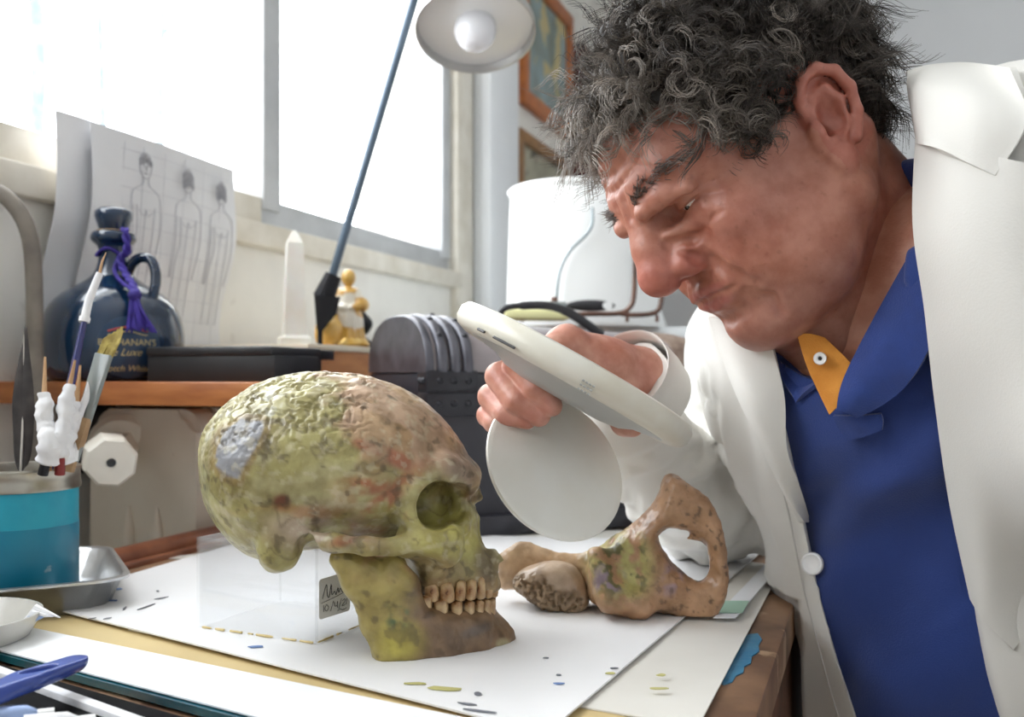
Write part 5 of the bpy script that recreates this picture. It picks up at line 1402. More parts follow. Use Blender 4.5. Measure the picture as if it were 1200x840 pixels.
# ================================================================== drawings pinned on the window wall
mat('sketch_paper', (234, 234, 236), 0.8, var=(224, 224, 226), scale=6)
mat('pencil', (96, 96, 104), 0.8); mat('pencil_soft', (168, 168, 176), 0.8); mat('pencil_pale', (196, 196, 202), 0.8)
zt, zb = CZ + 0.327, SH + 0.002
def dsheet(name, s0, s1, t0, zt, zb, m, curl, label):
    rows = []
    for k in range(9):
        z = zt + (zb - zt) * k / 8
        rows.append([wp(s0 + (s1 - s0) * f, t0 + 0.026 * float(sstep(CZ + 0.08, CZ + 0.22, z)) + curl * (f ** 3) + 0.003 * math.sin(5 * f + k), z) for f in (0, 0.2, 0.4, 0.6, 0.8, 1.0)])
    return tag(sheet(name, rows, m, None, 6, 6, 0.0006), label, 'drawing')
dsheet('paper_sheet', -0.035, 0.10, 0.006, zt, zb, 'sketch_paper', 0.002, 'blank white sheet pinned behind the figure drawing')
draw = dsheet('figure_drawing', 0.012, 0.322, 0.017, zt - 0.004, zb, 'sketch_paper', -0.006, 'pencil drawing of three standing men pinned below the window')
def dp(f, z): return wp(0.012 + 0.310 * f, 0.0185 + 0.026 * float(sstep(0.08, 0.22, z)) + -0.006 * f ** 3 + 0.0035, CZ + z)
def stroke(pts, r_, m, nm='pencil_line'):
    return tube(nm, smooth_line([dp(*p) for p in pts], 4), r_, m, draw, 4)
for f in (0.18, 0.30, 0.44, 0.58, 0.72, 0.86): stroke([(f, 0.31), (f, 0.16), (f + 0.003, 0.02)], 0.0003, 'pencil_pale')
for z in (0.30, 0.275, 0.25, 0.225, 0.20, 0.17, 0.14, 0.11, 0.08): stroke([(0.16, z), (0.5, z + 0.001), (0.92, z - 0.001)], 0.0003, 'pencil_pale')
for cx, k in ((0.31, 0), (0.60, 1), (0.86, 2)):
    hz = 0.285 - 0.012 * k * 0.3
    ring_ = [(cx + 0.042 * math.cos(a) * 0.9, hz + 0.0175 * math.sin(a)) for a in np.linspace(0, 2 * PI, 12)]
    stroke(ring_, 0.0006, 'pencil_soft', 'head_outline')
    for j in range(9):                                               # hair hatching
        a = (j - 4) / 4; stroke([(cx + 0.038 * a, hz + 0.016 - 0.008 * abs(a)), (cx + 0.036 * a + 0.004, hz + (0.004 if k == 0 else -0.008) - 0.004 * abs(a))], 0.0006, 'pencil_soft' if j % 2 else 'pencil', 'hair_hatching')
    if k < 2:
        stroke([(cx - 0.015, hz), (cx - 0.006, hz)], 0.0006, 'pencil'); stroke([(cx + 0.010, hz), (cx + 0.020, hz)], 0.0006, 'pencil'); stroke([(cx + 0.002, hz), (cx + 0.005, hz - 0.007)], 0.0005, 'pencil'); stroke([(cx - 0.008, hz - 0.0105), (cx + 0.012, hz - 0.0105)], 0.0005, 'pencil')
    stroke([(cx - 0.018, hz - 0.016), (cx - 0.022, hz - 0.026), (cx - 0.070, hz - 0.034), (cx - 0.090, hz - 0.045), (cx - 0.092, hz - 0.090), (cx - 0.080, hz - 0.140)], 0.0006, 'pencil_soft', 'body_outline')
    stroke([(cx + 0.018, hz - 0.016), (cx + 0.022, hz - 0.026), (cx + 0.070, hz - 0.034), (cx + 0.092, hz - 0.045), (cx + 0.096, hz - 0.090), (cx + 0.086, hz - 0.140)], 0.0006, 'pencil_soft', 'body_outline')
    stroke([(cx - 0.058, hz - 0.055), (cx - 0.050, hz - 0.090), (cx - 0.056, hz - 0.125), (cx - 0.058, hz - 0.20)], 0.0006, 'pencil_soft', 'body_outline')
    stroke([(cx + 0.058, hz - 0.055), (cx + 0.050, hz - 0.090), (cx + 0.056, hz - 0.125), (cx + 0.058, hz - 0.20)], 0.0006, 'pencil_soft', 'body_outline')
    stroke([(cx - 0.045, hz - 0.062), (cx - 0.010, hz - 0.068), (cx, hz - 0.060), (cx + 0.012, hz - 0.068), (cx + 0.045, hz - 0.062)], 0.0005, 'pencil_soft', 'body_outline')
    stroke([(cx, hz - 0.06), (cx + 0.002, hz - 0.125), (cx, hz - 0.20)], 0.0005, 'pencil_soft', 'body_outline')
    stroke([(cx - 0.080, hz - 0.055), (cx - 0.074, hz - 0.10), (cx - 0.070, hz - 0.14)], 0.0005, 'pencil_soft', 'body_outline')

# ================================================================== paint can, foil tray, brushes
mat('can_turquoise', (20, 148, 176), 0.4, var=(40, 166, 190), scale=20, col3=(196, 214, 216), scale3=38, thr3=0.70, bump=0.1, bscale=90)
mat('can_turquoise_dark', (4, 118, 150), 0.35, var=(10, 128, 158), scale=20, col3=(190, 206, 208), scale3=30, thr3=0.69, bump=0.1, bscale=90)
mat('tin', (178, 174, 164), 0.3, metal=0.8, var=(140, 132, 120), scale=40, col3=(110, 84, 60), scale3=50, thr3=0.72)
mat('foil', (200, 202, 204), 0.28, metal=0.9, bump=0.5, bscale=60)
cx_, cy_ = (20 - 600) / FPX * 0.835, 0.835
cz0 = TZ + 0.004; CR = 0.0485; CH = CZ - 0.0770 - cz0
can = thing('paint_can', 'turquoise-painted tin can full of brushes standing in a foil tray', 'can', (cx_, cy_, cz0))
lathe('can_body', [(0, 0), (CR - 0.001, 0), (CR, 0.002), (CR, CH * 0.58)], 'can_turquoise_dark', (cx_, cy_, cz0), (0, 0, 1), can, 56)
lathe('can_upper', [(CR - 0.0004, CH * 0.578), (CR - 0.0002, CH * 0.84), (CR - 0.004, CH * 0.84), (CR - 0.004, CH * 0.578), (CR - 0.0004, CH * 0.578)], 'can_turquoise', (cx_, cy_, cz0), (0, 0, 1), can, 56)
lathe('can_rim', [(CR - 0.003, CH * 0.83), (CR + 0.0016, CH * 0.84), (CR + 0.0020, CH * 0.86), (CR + 0.0010, CH * 0.90), (CR + 0.0012, CH * 0.97), (CR + 0.0024, CH * 0.985), (CR + 0.0016, CH), (CR - 0.002, CH * 0.995), (CR - 0.003, CH * 0.97), (CR - 0.003, CH * 0.83)], 'tin', (cx_, cy_, cz0), (0, 0, 1), can, 56, 50)
lathe('paint_inside', [(0, CH * 0.55), (CR - 0.004, CH * 0.55), (CR - 0.004, CH * 0.5), (0, CH * 0.5)], 'tin', (cx_, cy_, cz0), (0, 0, 1), can, 40)
tray = thing('foil_tray', 'crinkled aluminium foil tray under the paint can', 'tray', (cx_, cy_, TZ))
def rrect(hx, hy, r_, n=6):
    out = []
    for sx_, sy_, a0 in ((1, 1, 0), (-1, 1, 90), (-1, -1, 180), (1, -1, 270)):
        for k in range(n): th = math.radians(a0 + 90 * k / (n - 1)); out.append((sx_ * (hx - r_) + r_ * math.cos(th), sy_ * (hy - r_) + r_ * math.sin(th)))
    return out
tcx, tcy, tang = cx_ - 0.006, cy_ + 0.012, math.radians(28)
levels = [(0.066, 0.074, 0.001), (0.070, 0.078, 0.004), (0.078, 0.086, 0.026), (0.084, 0.092, 0.028), (0.084, 0.092, 0.030), (0.080, 0.088, 0.0305), (0.076, 0.084, 0.0275), (0.068, 0.076, 0.0055), (0.064, 0.072, 0.0025)]
bm = bmesh.new(); rows = []
for hx, hy, z in levels:
    row = []
    for i, (x, y) in enumerate(rrect(hx, hy, 0.030, 10)):
        k = 1 + (0.010 * math.sin(i * 2.4) if 0.003 < z < 0.027 else 0.002 * math.sin(i * 1.3))
        row.append(bm.verts.new((tcx + (x * math.cos(tang) - y * math.sin(tang)) * k, tcy + (x * math.sin(tang) + y * math.cos(tang)) * k, TZ + z)))
    rows.append(row)
for a, b in zip(rows[:-1], rows[1:]):
    for i in range(len(a)): bm.faces.new((a[i], a[(i + 1) % len(a)], b[(i + 1) % len(a)], b[i]))
bm.faces.new(rows[0][::-1]); bm.faces.new(rows[-1]); bm_obj('tray_body', bm, 'foil', tray, True, 60)

GR = 'brushes and sticks in the paint can'
mat('stick_wood', (206, 168, 128), 0.6, var=(186, 146, 106), scale=40); mat('tissue_white', (238, 238, 240), 0.85, var=(226, 226, 230), scale=40, bump=0.4, bscale=120)
mat('handle_navy', (36, 40, 104), 0.2, coat=0.4); mat('clear_plastic', (196, 206, 206), 0.15, trans=0.6, ior=1.4); mat('bristle', (186, 168, 92), 0.7, var=(140, 122, 60), scale=120, bump=0.5, bscale=400)
mat('feather_dark', (70, 64, 62), 0.8, var=(44, 40, 40), scale=60); mat('feather_quill', (210, 204, 196), 0.5); mat('feather_pale', (150, 142, 134), 0.8)
mat('brush_red', (130, 40, 40), 0.4); mat('cork_brown', (176, 146, 112), 0.8, var=(150, 120, 88), scale=60)
ib = cz0 + CH * 0.55
def in_can(px, py, d): return Vector(P(px, py, d))
# feather
fe = thing('feather', 'dark grey feather standing in the paint can', 'feather', in_can(25, 545, 0.82), GR)
q0, q1 = in_can(24, 560, 0.82), in_can(28, 392, 0.84)
qp = smooth_line([tuple(q0), tuple(in_can(27, 480, 0.825)), tuple(q1)], 10); tube('quill', qp, np.linspace(0.0012, 0.0003, len(qp)), 'feather_quill', fe, 6)
for sg, m_ in ((-1, 'feather_dark'), (1, 'feather_dark')):
    rows = []
    for k, f in enumerate(np.linspace(0.08, 1, 9)):
        c = Vector(qp[int(f * (len(qp) - 1))]); w = (0.010 if sg < 0 else 0.0085) * math.sin(PI * min(1, f * 0.92 + 0.05)) ** 0.6 * (1 - 0.75 * max(0, f - 0.55) / 0.45)
        rows.append([tuple(c + Vector((sg * w * g, 0.003 * g * g + 0.001 * math.sin(k), 0.008 * g))) for g in (0, 0.35, 0.7, 1.0)])
    sheet('vane', rows, m_, fe, 4, 4, 0.0006)
# long brush with capped tip
b1 = thing('paint_brush', 'thin navy-handled brush with a white plastic cap in the paint can', 'brush', in_can(62, 545, 0.82), GR)
a_, b_, c_, d_ = in_can(62, 550, 0.82), in_can(99, 375, 0.845), in_can(104, 352, 0.85), in_can(117, 320, 0.855)
tube('handle', [a_, a_.lerp(b_, 0.6), b_], [0.0028, 0.0036, 0.0026], 'handle_navy', b1, 12)
tube('tip_cap', [b_.lerp(c_, -0.1), c_, d_], [0.0036, 0.0034, 0.0030], 'tissue_white', b1, 12); tube('cap_collar', [b_.lerp(c_, -0.1), b_.lerp(c_, 0.15)], [0.0046, 0.0046], 'tissue_white', b1, 12)
tube('tip', [d_, d_ + Vector((0.002, 0, 0.010)), d_ + Vector((0.005, 0.001, 0.018))], [0.0014, 0.0010, 0.0004], 'stick_wood', b1, 8)
# flat brush
b2 = thing('flat_brush', 'wide flat brush with clear handle and yellow bristles in the paint can', 'brush', in_can(80, 545, 0.81), GR)
a_, b_, c_ = in_can(84, 540, 0.815), in_can(122, 415, 0.83), in_can(140, 382, 0.835)
dv_ = (b_ - a_).normalized(); sd = Vector((0.86, -0.2, 0.42)); sd = (sd - dv_ * sd.dot(dv_)).normalized(); nd = dv_.cross(sd)
def flatbar(name, p, q_, w0, w1, th, m, par):
    bm = bmesh.new(); c0 = [p + sd * (w0 * s1) + nd * (th * s2) for s1, s2 in ((-1, -1), (1, -1), (1, 1), (-1, 1))]; c1 = [q_ + sd * (w1 * s1) + nd * (th * s2) for s1, s2 in ((-1, -1), (1, -1), (1, 1), (-1, 1))]
    b_box(bm, c0 + c1, 0.0008); return bm_obj(name, bm, m, par)
flatbar('handle', a_, b_, 0.0060, 0.0085, 0.0022, 'clear_plastic', b2)
for i in range(26):
    f = (i + 0.5) / 26 * 2 - 1; e_ = b_.lerp(c_, 1.0 - 0.25 * abs(f - 0.4) + random.uniform(-.08, .05))
    tube('bristle_tuft', [b_ - dv_ * 0.004 + sd * f * 0.0075 + nd * random.uniform(-.0015, .0015), b_.lerp(c_, 0.5) + sd * f * 0.0088, e_ + sd * (f * 0.0060 + 0.001)], [0.0009, 0.0009, 0.0004], 'bristle', b2, 5)
tube('blade_inset', [a_.lerp(b_, 0.5), a_.lerp(b_, 0.75), a_.lerp(b_, 0.98)], [0.0016, 0.0020, 0.0018], 'glaze_navy', b2, 8)
# tissue-wrapped sticks
for i, (x0, x1, y1, xs, ys, col_) in enumerate(((58, 52, 460, 53, 418, 'left'), (66, 82, 450, 88, 422, 'mid'), (72, 90, 470, 94, 428, 'right'))):
    t_ = thing('swab_stick', ['tissue-wrapped wooden stick nearest the feather', 'longest tissue-wrapped wooden stick, leaning in the middle of the can', 'tissue-wrapped wooden stick with flared end by the flat brush'][i], 'stick', in_can(x0, 548, 0.80), GR)
    dd = 0.795 + 0.006 * i
    a_, b_, c_ = in_can(x0, 552, dd), in_can(x1, y1, dd + 0.008), in_can(xs, ys, dd + 0.012)
    tube('stick', [a_, b_, c_], [0.0022, 0.0022, 0.0010], 'stick_wood', t_, 8)
    pts = smooth_line([tuple(in_can(x0 - 2 + 6 * (i == 2), 542, dd - 0.002)), tuple(in_can(x0 + 1, 520, dd - 0.004)), tuple(a_.lerp(b_, 0.55)), tuple(a_.lerp(b_, 0.8)), tuple(b_)], 6)
    rad_ = np.interp(np.linspace(0, 1, len(pts)), [0, 0.2, 0.5, 0.8, 1], [0.0085, 0.0100, 0.0072, 0.0062, 0.0040]) * (1 + 0.10 * np.sin(np.arange(len(pts)) * 1.7 + i))
    v_, f_ = tube_data(pts, rad_, 14)
    v_ = [Vector(p) + Vector((fbm(np.array([p]), 90, 2, i)[0] - 0.5, fbm(np.array([p]), 90, 2, i + 5)[0] - 0.5, 0)) * 0.006 for p in v_]
    me_obj('tissue_wrap', v_, f_, 'tissue_white', t_, True, 40)
    if i != 2: tube('stick_end', [in_can(x0 - 8 + 12 * i, 556, dd - 0.004), in_can(x0 - 3 + 8 * i, 536, dd - 0.006)], [0.0042, 0.0036], 'brush_red' if i else 'dark_metal', t_, 10)
t_ = thing('modelling_tool', 'pale brown cork-ended wooden tool leaning at the side of the can', 'tool', in_can(86, 545, 0.82), GR)
tube('tool_shaft', [in_can(78, 552, 0.822), in_can(92, 500, 0.826), in_can(97, 480, 0.828)], [0.006, 0.0075, 0.0070], 'cork_brown', t_, 6)
tube('tool_head', [in_can(88, 530, 0.815), in_can(93, 515, 0.815), in_can(101, 490, 0.818)], [0.0045, 0.0055, 0.0045], 'cork_brown', t_, 5)
t_ = thing('palette_blade', 'slim white curved blade sticking up from the can', 'tool', in_can(90, 520, 0.815), GR)
psb = [in_can(88, 540, 0.812), in_can(93, 490, 0.815), in_can(101, 465, 0.817), in_can(103, 447, 0.818)]
tube('blade', smooth_line([tuple(p) for p in psb], 5), np.interp(np.linspace(0, 1, 16), [0, 0.6, 1], [0.0024, 0.0032, 0.0004]), 'tissue_white', t_, 8)
# ================================================================== foreground clutter at the bottom left
mat('plate_glass', (20, 92, 104), 0.15, var=(10, 70, 84), scale=20, coat=0.4); mat('tool_blue', (62, 84, 164), 0.3, coat=0.3, var=(54, 74, 150), scale=20)
mat('dish_grey', (206, 204, 198), 0.35, var=(186, 184, 178), scale=20, coat=0.3); mat('tube_foil', (150, 170, 210), 0.3, metal=0.6, bump=0.4, bscale=100)
flat('glass_plate', [(-64, 753), (352, 866), (600, 870), (36, 741)], TZ + 0.0050, 0.0046, 'plate_glass', 0, 'thick dark teal glass plate under the blank sheet', 'glass plate')
c = Vector((*tp(0, 742, TZ + 0.02), TZ + 0.004)); 
dish = thing('mixing_dish', 'shallow grey-white plastic dish at the edge of the papers', 'dish', c)
dcx, dcy = c.x - 0.046, c.y + 0.024
lathe('dish_body', [(0, 0.002), (0.042, 0.002), (0.047, 0.006), (0.056, 0.019), (0.058, 0.019), (0.058, 0.017), (0.050, 0.003), (0.044, 0.0), (0, 0.0)], 'dish_grey', (dcx, dcy, TZ + 0.0075), (0, 0, 1), dish, 48)
for i in range(3):
    cp = Vector((dcx + 0.040, dcy + 0.005 * i, TZ + 0.012))
    tube('scrap', [cp, cp + Vector((0.012, 0.006, 0.010 + 0.003 * i)), cp + Vector((0.022 + 0.006 * i, 0.010 - 0.008 * i, 0.012))], [0.002, 0.003, 0.0005], 'tissue_white' if i else 'tube_foil', dish, 6)
# blue handled knife: body with a hanging hole
kn = Field((-0.40, 0.42, TZ + 0.012), (-0.22, 0.66, TZ + 0.060), 0.0012)
ka, kb = V(-60, 842, 0.560), V(88, 775, 0.600); ka.z = TZ + 0.022; kb.z = TZ + 0.033
def kpt(px, py, z):
    d = (CZ - z) * FPX / (py - 440); return ((px - 600) / FPX * d, d, z)
kn = Field((-0.345, 0.470, TZ + 0.010), (-0.235, 0.640, TZ + 0.060), 0.001)
q0, q1, q2 = kpt(-60, 842, TZ + 0.026), kpt(30, 798, TZ + 0.030), kpt(88, 773, TZ + 0.033)
kn.chain([q0, q1, q2], [0.0075, 0.0085, 0.0072], 0.004)
X, Y, Z = [a for a in (kn.ax[0][:, None, None], kn.ax[1][None, :, None], kn.ax[2][None, None, :])]
kn.F = np.maximum(kn.F, np.abs(Z - (TZ + 0.030)) - 0.0042)
hcn = kpt(46, 790, TZ + 0.031); kn.ell(hcn, (0.0105, 0.0036, 0.03), 0.001, True, R=[[0.62, 0.78, 0], [-0.78, 0.62, 0], [0, 0, 1]])
v, q = kn.mesh(); v = relax(v, q, 1)
knife = thing('blue_knife', 'blue plastic handled cutter with a hanging hole in the corner', 'knife', q1)
me_obj('handle', v, q, 'tool_blue', knife)
dv_ = (Vector(q0) - Vector(q1)).normalized()
tube('blade_tang', [Vector(q0) - dv_ * 0.006, Vector(q0) + dv_ * 0.05], [0.0035, 0.0030], 'tin', knife, 8)
mat('box_black', (22, 22, 24), 0.9, spec=0.1)
# black paint box with white edging, tubes in it
pb = thing('paint_box', 'open black paint box with white rim in the near corner', 'box', kpt(80, 830, TZ + 0.004))
def quad_slab(name, pix, z0, z1, m, par):
    c = [kpt(px_, py_, z1) for px_, py_ in pix]; bm = bmesh.new()
    b_box(bm, [(x, y, z0) for x, y, _ in c] + [(x, y, z1) for x, y, _ in c], 0.0008); return bm_obj(name, bm, m, par)
quad_slab('box_rim', [(-65, 764), (205, 862), (212, 855), (-60, 758)], TZ + 0.0075, TZ + 0.016, 'tissue_white', pb)
quad_slab('box_floor', [(-140, 800), (130, 900), (345, 876), (-66, 759)], TZ + 0.0075, TZ + 0.012, 'box_black', pb)
quad_slab('box_wall', [(-150, 808), (120, 912), (130, 902), (-140, 800)], TZ + 0.0075, TZ + 0.020, 'box_black', pb)
for i, (x, y, x2, y2, m_) in enumerate(((-20, 846, 44, 838, 'tube_foil'), (28, 856, 92, 846, 'tissue_white'))):
    t_ = thing('paint_tube', ['crumpled bluish foil paint tube beside the blue cutter', 'white paint tube lying in the black box', 'bluish foil paint tube at the white rim of the box'][i], 'paint tube', kpt(x, y, TZ + 0.02))
    a_, b_ = Vector(kpt(x, y, TZ + 0.018)), Vector(kpt(x2, y2, TZ + 0.018))
    tube('tube_body', [a_, a_.lerp(b_, 0.3), a_.lerp(b_, 0.8), b_], [0.0075, 0.0070, 0.0060, 0.0030], m_, t_, 14)
    tube('tube_cap', [b_, b_ + (b_ - a_).normalized() * 0.008], [0.0032, 0.0030], 'button_white', t_, 12)

# ================================================================== desk lamp with clamp
mat('lamp_alu', (206, 206, 204), 0.32, metal=0.85, var=(190, 190, 190), scale=20); mat('bulb_frost', (236, 236, 240), 0.25, coat=0.5); mat('arm_steel', (92, 108, 124), 0.4, metal=0.3)
mat('lamp_lit_inner', (246, 246, 244), 0.3, metal=0.15)  # inside of the aluminium shade, coloured whiter to stand for light on the metal
lampd = thing('desk_lamp', 'clamp desk lamp with steel arm and round aluminium shade before the window', 'lamp', P(378, 385, 1.42))
c0, c1 = V(381, 352, 1.42), V(497, -40, 1.36)
el = V(512, -95, 1.355)
tube('arm_lower', [c0, c1, el], [0.0062, 0.0062, 0.0062], 'arm_steel', lampd, 12)
tube('arm_joint', [el + Vector((0, -0.015, 0)), el + Vector((0, 0.015, 0))], 0.016, 'arm_steel', lampd, 16)
sc = V(557, 27, 1.33); sdir = Vector((0.02, -0.40, -0.92)).normalized()
neck_top = sc - sdir * 0.115
tube('arm_upper', [el, el.lerp(neck_top, 0.5), neck_top], 0.0062, 'arm_steel', lampd, 12)
SR_ = 0.0815
shade = lathe('shade', [(0.018, -0.100), (0.028, -0.098), (0.034, -0.085), (0.036, -0.060), (0.052, -0.046), (0.070, -0.022), (SR_ - 0.001, 0.002), (SR_, 0.016), (SR_ - 0.002, 0.016), (SR_ - 0.003, 0.003), (0.068, -0.019), (0.050, -0.043), (0.033, -0.057), (0.031, -0.085), (0.018, -0.095)], 'lamp_alu', sc, sdir, lampd, 56, 40)
lathe('shade_lit_inside', [(SR_ - 0.0035, 0.003), (0.0675, -0.0185), (0.0495, -0.0425), (0.0325, -0.0565), (0.031, -0.0565), (0.048, -0.0440), (0.0665, -0.0200), (SR_ - 0.0035, 0.003)], 'lamp_lit_inner', sc, sdir, shade, 56, 40)  # added bright layer over the metal inside, lit look put into its colour
bulb = lathe('bulb', smooth_line([(0, 0.030), (0.012, 0.0275), (0.023, 0.018), (0.0285, 0.003), (0.026, -0.012), (0.018, -0.028), (0.013, -0.045), (0.013, -0.07)], 5).tolist(), 'bulb_frost', sc + sdir * 0.012, sdir, lampd, 36, 60)
lathe('socket', [(0, -0.094), (0.017, -0.094), (0.017, -0.060), (0, -0.060)], 'dark_metal', sc, sdir, lampd, 24)
lathe('arm_knuckle', [(0, -0.130), (0.014, -0.128), (0.018, -0.115), (0.018, -0.098), (0, -0.098)], 'arm_steel', sc, sdir, lampd, 20)
# clamp bracket: wedge, screw, pad
bm = bmesh.new(); pr2 = [(368, 345), (399, 348), (394, 368), (378, 388), (371, 386)]
f0 = [bm.verts.new(P(x, y, 1.405)) for x, y in pr2]; f1 = [bm.verts.new(P(x, y, 1.44)) for x, y in pr2]
bm.faces.new(f0); bm.faces.new(f1[::-1])
for j in range(5): bm.faces.new((f0[j], f0[(j + 1) % 5], f1[(j + 1) % 5], f1[j]))
bm_obj('clamp', bm, 'dark_metal', lampd)
tube('clamp_screw', [V(375, 384, 1.42), (V(375, 384, 1.42).x, 1.42, CZ + 0.044)], 0.004, 'dark_metal', lampd, 10)
tube('clamp_socket', [V(379, 350, 1.42), V(391, 322, 1.42)], [0.016, 0.012], 'dark_metal', lampd, 14)

# ================================================================== things on the wooden box
mat('wax_white', (244, 242, 236), 0.4, var=(238, 232, 220), scale=20, sss=0.1); mat('gilt', (208, 160, 70), 0.3, metal=0.6, var=(230, 200, 130), scale=60); mat('plaster_white', (240, 236, 228), 0.6)
zt2 = CZ + 0.043
ob = V(345, 400, 1.36); ob.z = zt2
obel = thing('obelisk', 'tall white obelisk with pointed top standing on the wooden box', 'obelisk', ob)
def obx(name, levels, m, par, org, rot=0.35):
    bm = bmesh.new(); rows = []
    for h_, z in levels:
        rows.append([bm.verts.new((org.x + (x * math.cos(rot) - y * math.sin(rot)) * h_, org.y + (x * math.sin(rot) + y * math.cos(rot)) * h_, org.z + z)) for x, y in ((-1, -1), (1, -1), (1, 1), (-1, 1))])
    for a, b in zip(rows[:-1], rows[1:]):
        for i in range(4): bm.faces.new((a[i], a[(i + 1) % 4], b[(i + 1) % 4], b[i]))
    bm.faces.new(rows[0][::-1]); bm.faces.new(rows[-1]); return bm_obj(name, bm, m, par, True, 25)
obx('obelisk_shaft', [(0.0155, 0.012), (0.0105, 0.140), (0.0105, 0.1405), (0.0020, 0.158)], 'wax_white', obel, ob)
obx('obelisk_base', [(0.021, 0.0), (0.021, 0.008), (0.0165, 0.0125)], 'wax_white', obel, ob)
fgc = V(410, 384, 1.475); fgc.z = zt2
fig = thing('gilt_figurine', 'small gilt and white robed figurine behind the lamp clamp', 'figurine', fgc)
fz = Field((fgc.x - 0.045, fgc.y - 0.04, zt2 - 0.002), (fgc.x + 0.045, fgc.y + 0.04, zt2 + 0.14), 0.0016)
def fq(a, b, c): return (fgc.x + a, fgc.y + b, zt2 + c)
fz.chain([fq(0, 0, 0.012), fq(0, 0, 0.040), fq(-0.002, 0, 0.078)], [0.024, 0.018, 0.013], 0.01)
fz.ell(fq(-0.002, 0, 0.104), (0.011, 0.011, 0.013), 0.004)
for sg in (1, -1): fz.chain([fq(-0.002 + 0.012 * sg, 0, 0.082), fq(0.020 * sg, -0.006, 0.062), fq(0.006 * sg, -0.016, 0.058)], [0.007, 0.006, 0.005], 0.004)
v, q = fz.mesh(); v = relax(v, q, 1); v = v + normals(v, q) * (0.003 * (np.sin((v[:, 0] + v[:, 1]) * 500) * 0.3 * sstep(zt2 + 0.07, zt2 + 0.02, v[:, 2])))[:, None]
cc = np.tile(np.array(lin(238, 230, 214)), (len(v), 1)); cc = paint(cc, sstep(0.45, 0.55, fbm(v, 40, 2, 3)), (214, 166, 80)); cc = paint(cc, (v[:, 2] > zt2 + 0.095) * 0.9, (220, 176, 90))
mat('glaze_paint', (255, 255, 255), 0.3, attr=True, coat=0.5)
me_obj('figurine_body', v, q, 'glaze_paint', fig, colors=cc)
lathe('figurine_base', [(0, 0), (0.028, 0), (0.030, 0.004), (0.026, 0.010), (0.022, 0.014), (0, 0.014)], 'gilt', fgc, (0, 0, 1), fig, 32)
kc = V(424, 378, 1.50); kc.z = zt2
kn2 = thing('dark_ornament', 'little dark turned ornament standing next to the gilt figurine', 'ornament', kc)
lathe('ornament_foot', [(0, 0), (0.022, 0), (0.022, 0.005), (0.010, 0.012), (0.006, 0.018), (0, 0.018)], 'dark_metal', kc, (0, 0, 1), kn2, 28)
lathe('ornament_bowl', smooth_line([(0, 0.016), (0.006, 0.018), (0.015, 0.030), (0.016, 0.040), (0.008, 0.050), (0.004, 0.054), (0, 0.055)], 4).tolist(), 'dark_metal', kc, (0, 0, 1), kn2, 28, 60)
lathe('ornament_knob', smooth_line([(0, 0.052), (0.009, 0.058), (0.011, 0.066), (0.007, 0.074), (0, 0.076)], 4).tolist(), 'gilt', kc, (0, 0, 1), kn2, 24, 60)
yc = V(236 + 152, 372, 1.47); yc.z = zt2
jr = thing('amber_jar', 'round amber yellow jar behind the obelisk', 'jar', yc)
mat('amber', (226, 170, 70), 0.25, coat=0.5, var=(240, 200, 120), scale=30)
lathe('jar_body', smooth_line([(0, 0), (0.018, 0.001), (0.024, 0.015), (0.023, 0.032), (0.014, 0.044), (0.012, 0.050), (0, 0.050)], 4).tolist(), 'amber', yc, (0, 0, 1), jr, 32, 60)
lathe('jar_lid', [(0, 0.049), (0.014, 0.049), (0.014, 0.058), (0.010, 0.062), (0, 0.063)], 'plaster_white', yc, (0, 0, 1), jr, 28)

# ================================================================== cabinet and kitchen things behind the trunk
mat('cabinet_white', (232, 236, 238), 0.4, var=(224, 229, 232), scale=6); mat('pail_white', (244, 246, 246), 0.35, coat=0.2); mat('wire_steel', (150, 160, 164), 0.35, metal=0.7); mat('rack_copper', (120, 88, 74), 0.4, metal=0.3, var=(90, 70, 62), scale=20)
cab = thing('white_cabinet', 'white painted cabinet behind the trunk', 'cabinet', wp(1.1, 0.55, 0))
cz1 = CZ + 0.088
wbox('cabinet_body', 0.80, 1.50, 0.10, 1.10, 0.06, cz1 - 0.03, 'cabinet_white', cab, 0.003)
wbox('cabinet_top', 0.785, 1.515, 0.085, 1.115, cz1 - 0.03, cz1, 'cabinet_white', cab, 0.004)
wbox('plinth', 0.83, 1.48, 0.12, 1.08, 0.0, 0.06, 'cabinet_white', cab, 0.002)
for k in range(2):
    d_ = wbox('cabinet_door', 0.788, 0.80, 0.11 + 0.49 * k, 0.59 + 0.49 * k, 0.09, cz1 - 0.05, 'cabinet_white', cab, 0.002)
    tube('door_handle', [wp(0.778, 0.55 + 0.08 * k, 0.62), wp(0.778, 0.55 + 0.08 * k, 0.74)], 0.005, 'wire_steel', d_, 8)
pd = 1.86
pc_ = V(684, 376, pd); pc_.z = cz1; pr_ = 92 * pd / FPX; phh = CZ + (440 - 224) / FPX * pd - cz1
pail = thing('white_pail', 'large white enamel pail with wire handle on the cabinet', 'pail', pc_)
lathe('pail_body', [(0, 0), (pr_ + 0.004, 0), (pr_ + 0.006, 0.006), (pr_ - 0.002, 0.03), (pr_ - 0.010, phh - 0.012), (pr_ - 0.006, phh - 0.010), (pr_ - 0.004, phh - 0.004), (pr_ - 0.008, phh), (pr_ - 0.014, phh - 0.004), (pr_ - 0.012, 0.02), (0, 0.012)], 'pail_white', pc_, (0, 0, 1), pail, 64, 40)
fy = pd - pr_ - 0.006
wpts = [P(694, 243, fy), P(694, 262, fy), P(686, 276, fy), P(668, 294, fy), P(656, 318, fy), P(652, 352, fy)]
tube('wire_handle', smooth_line(wpts, 6), 0.0028, 'wire_steel', pail, 8)
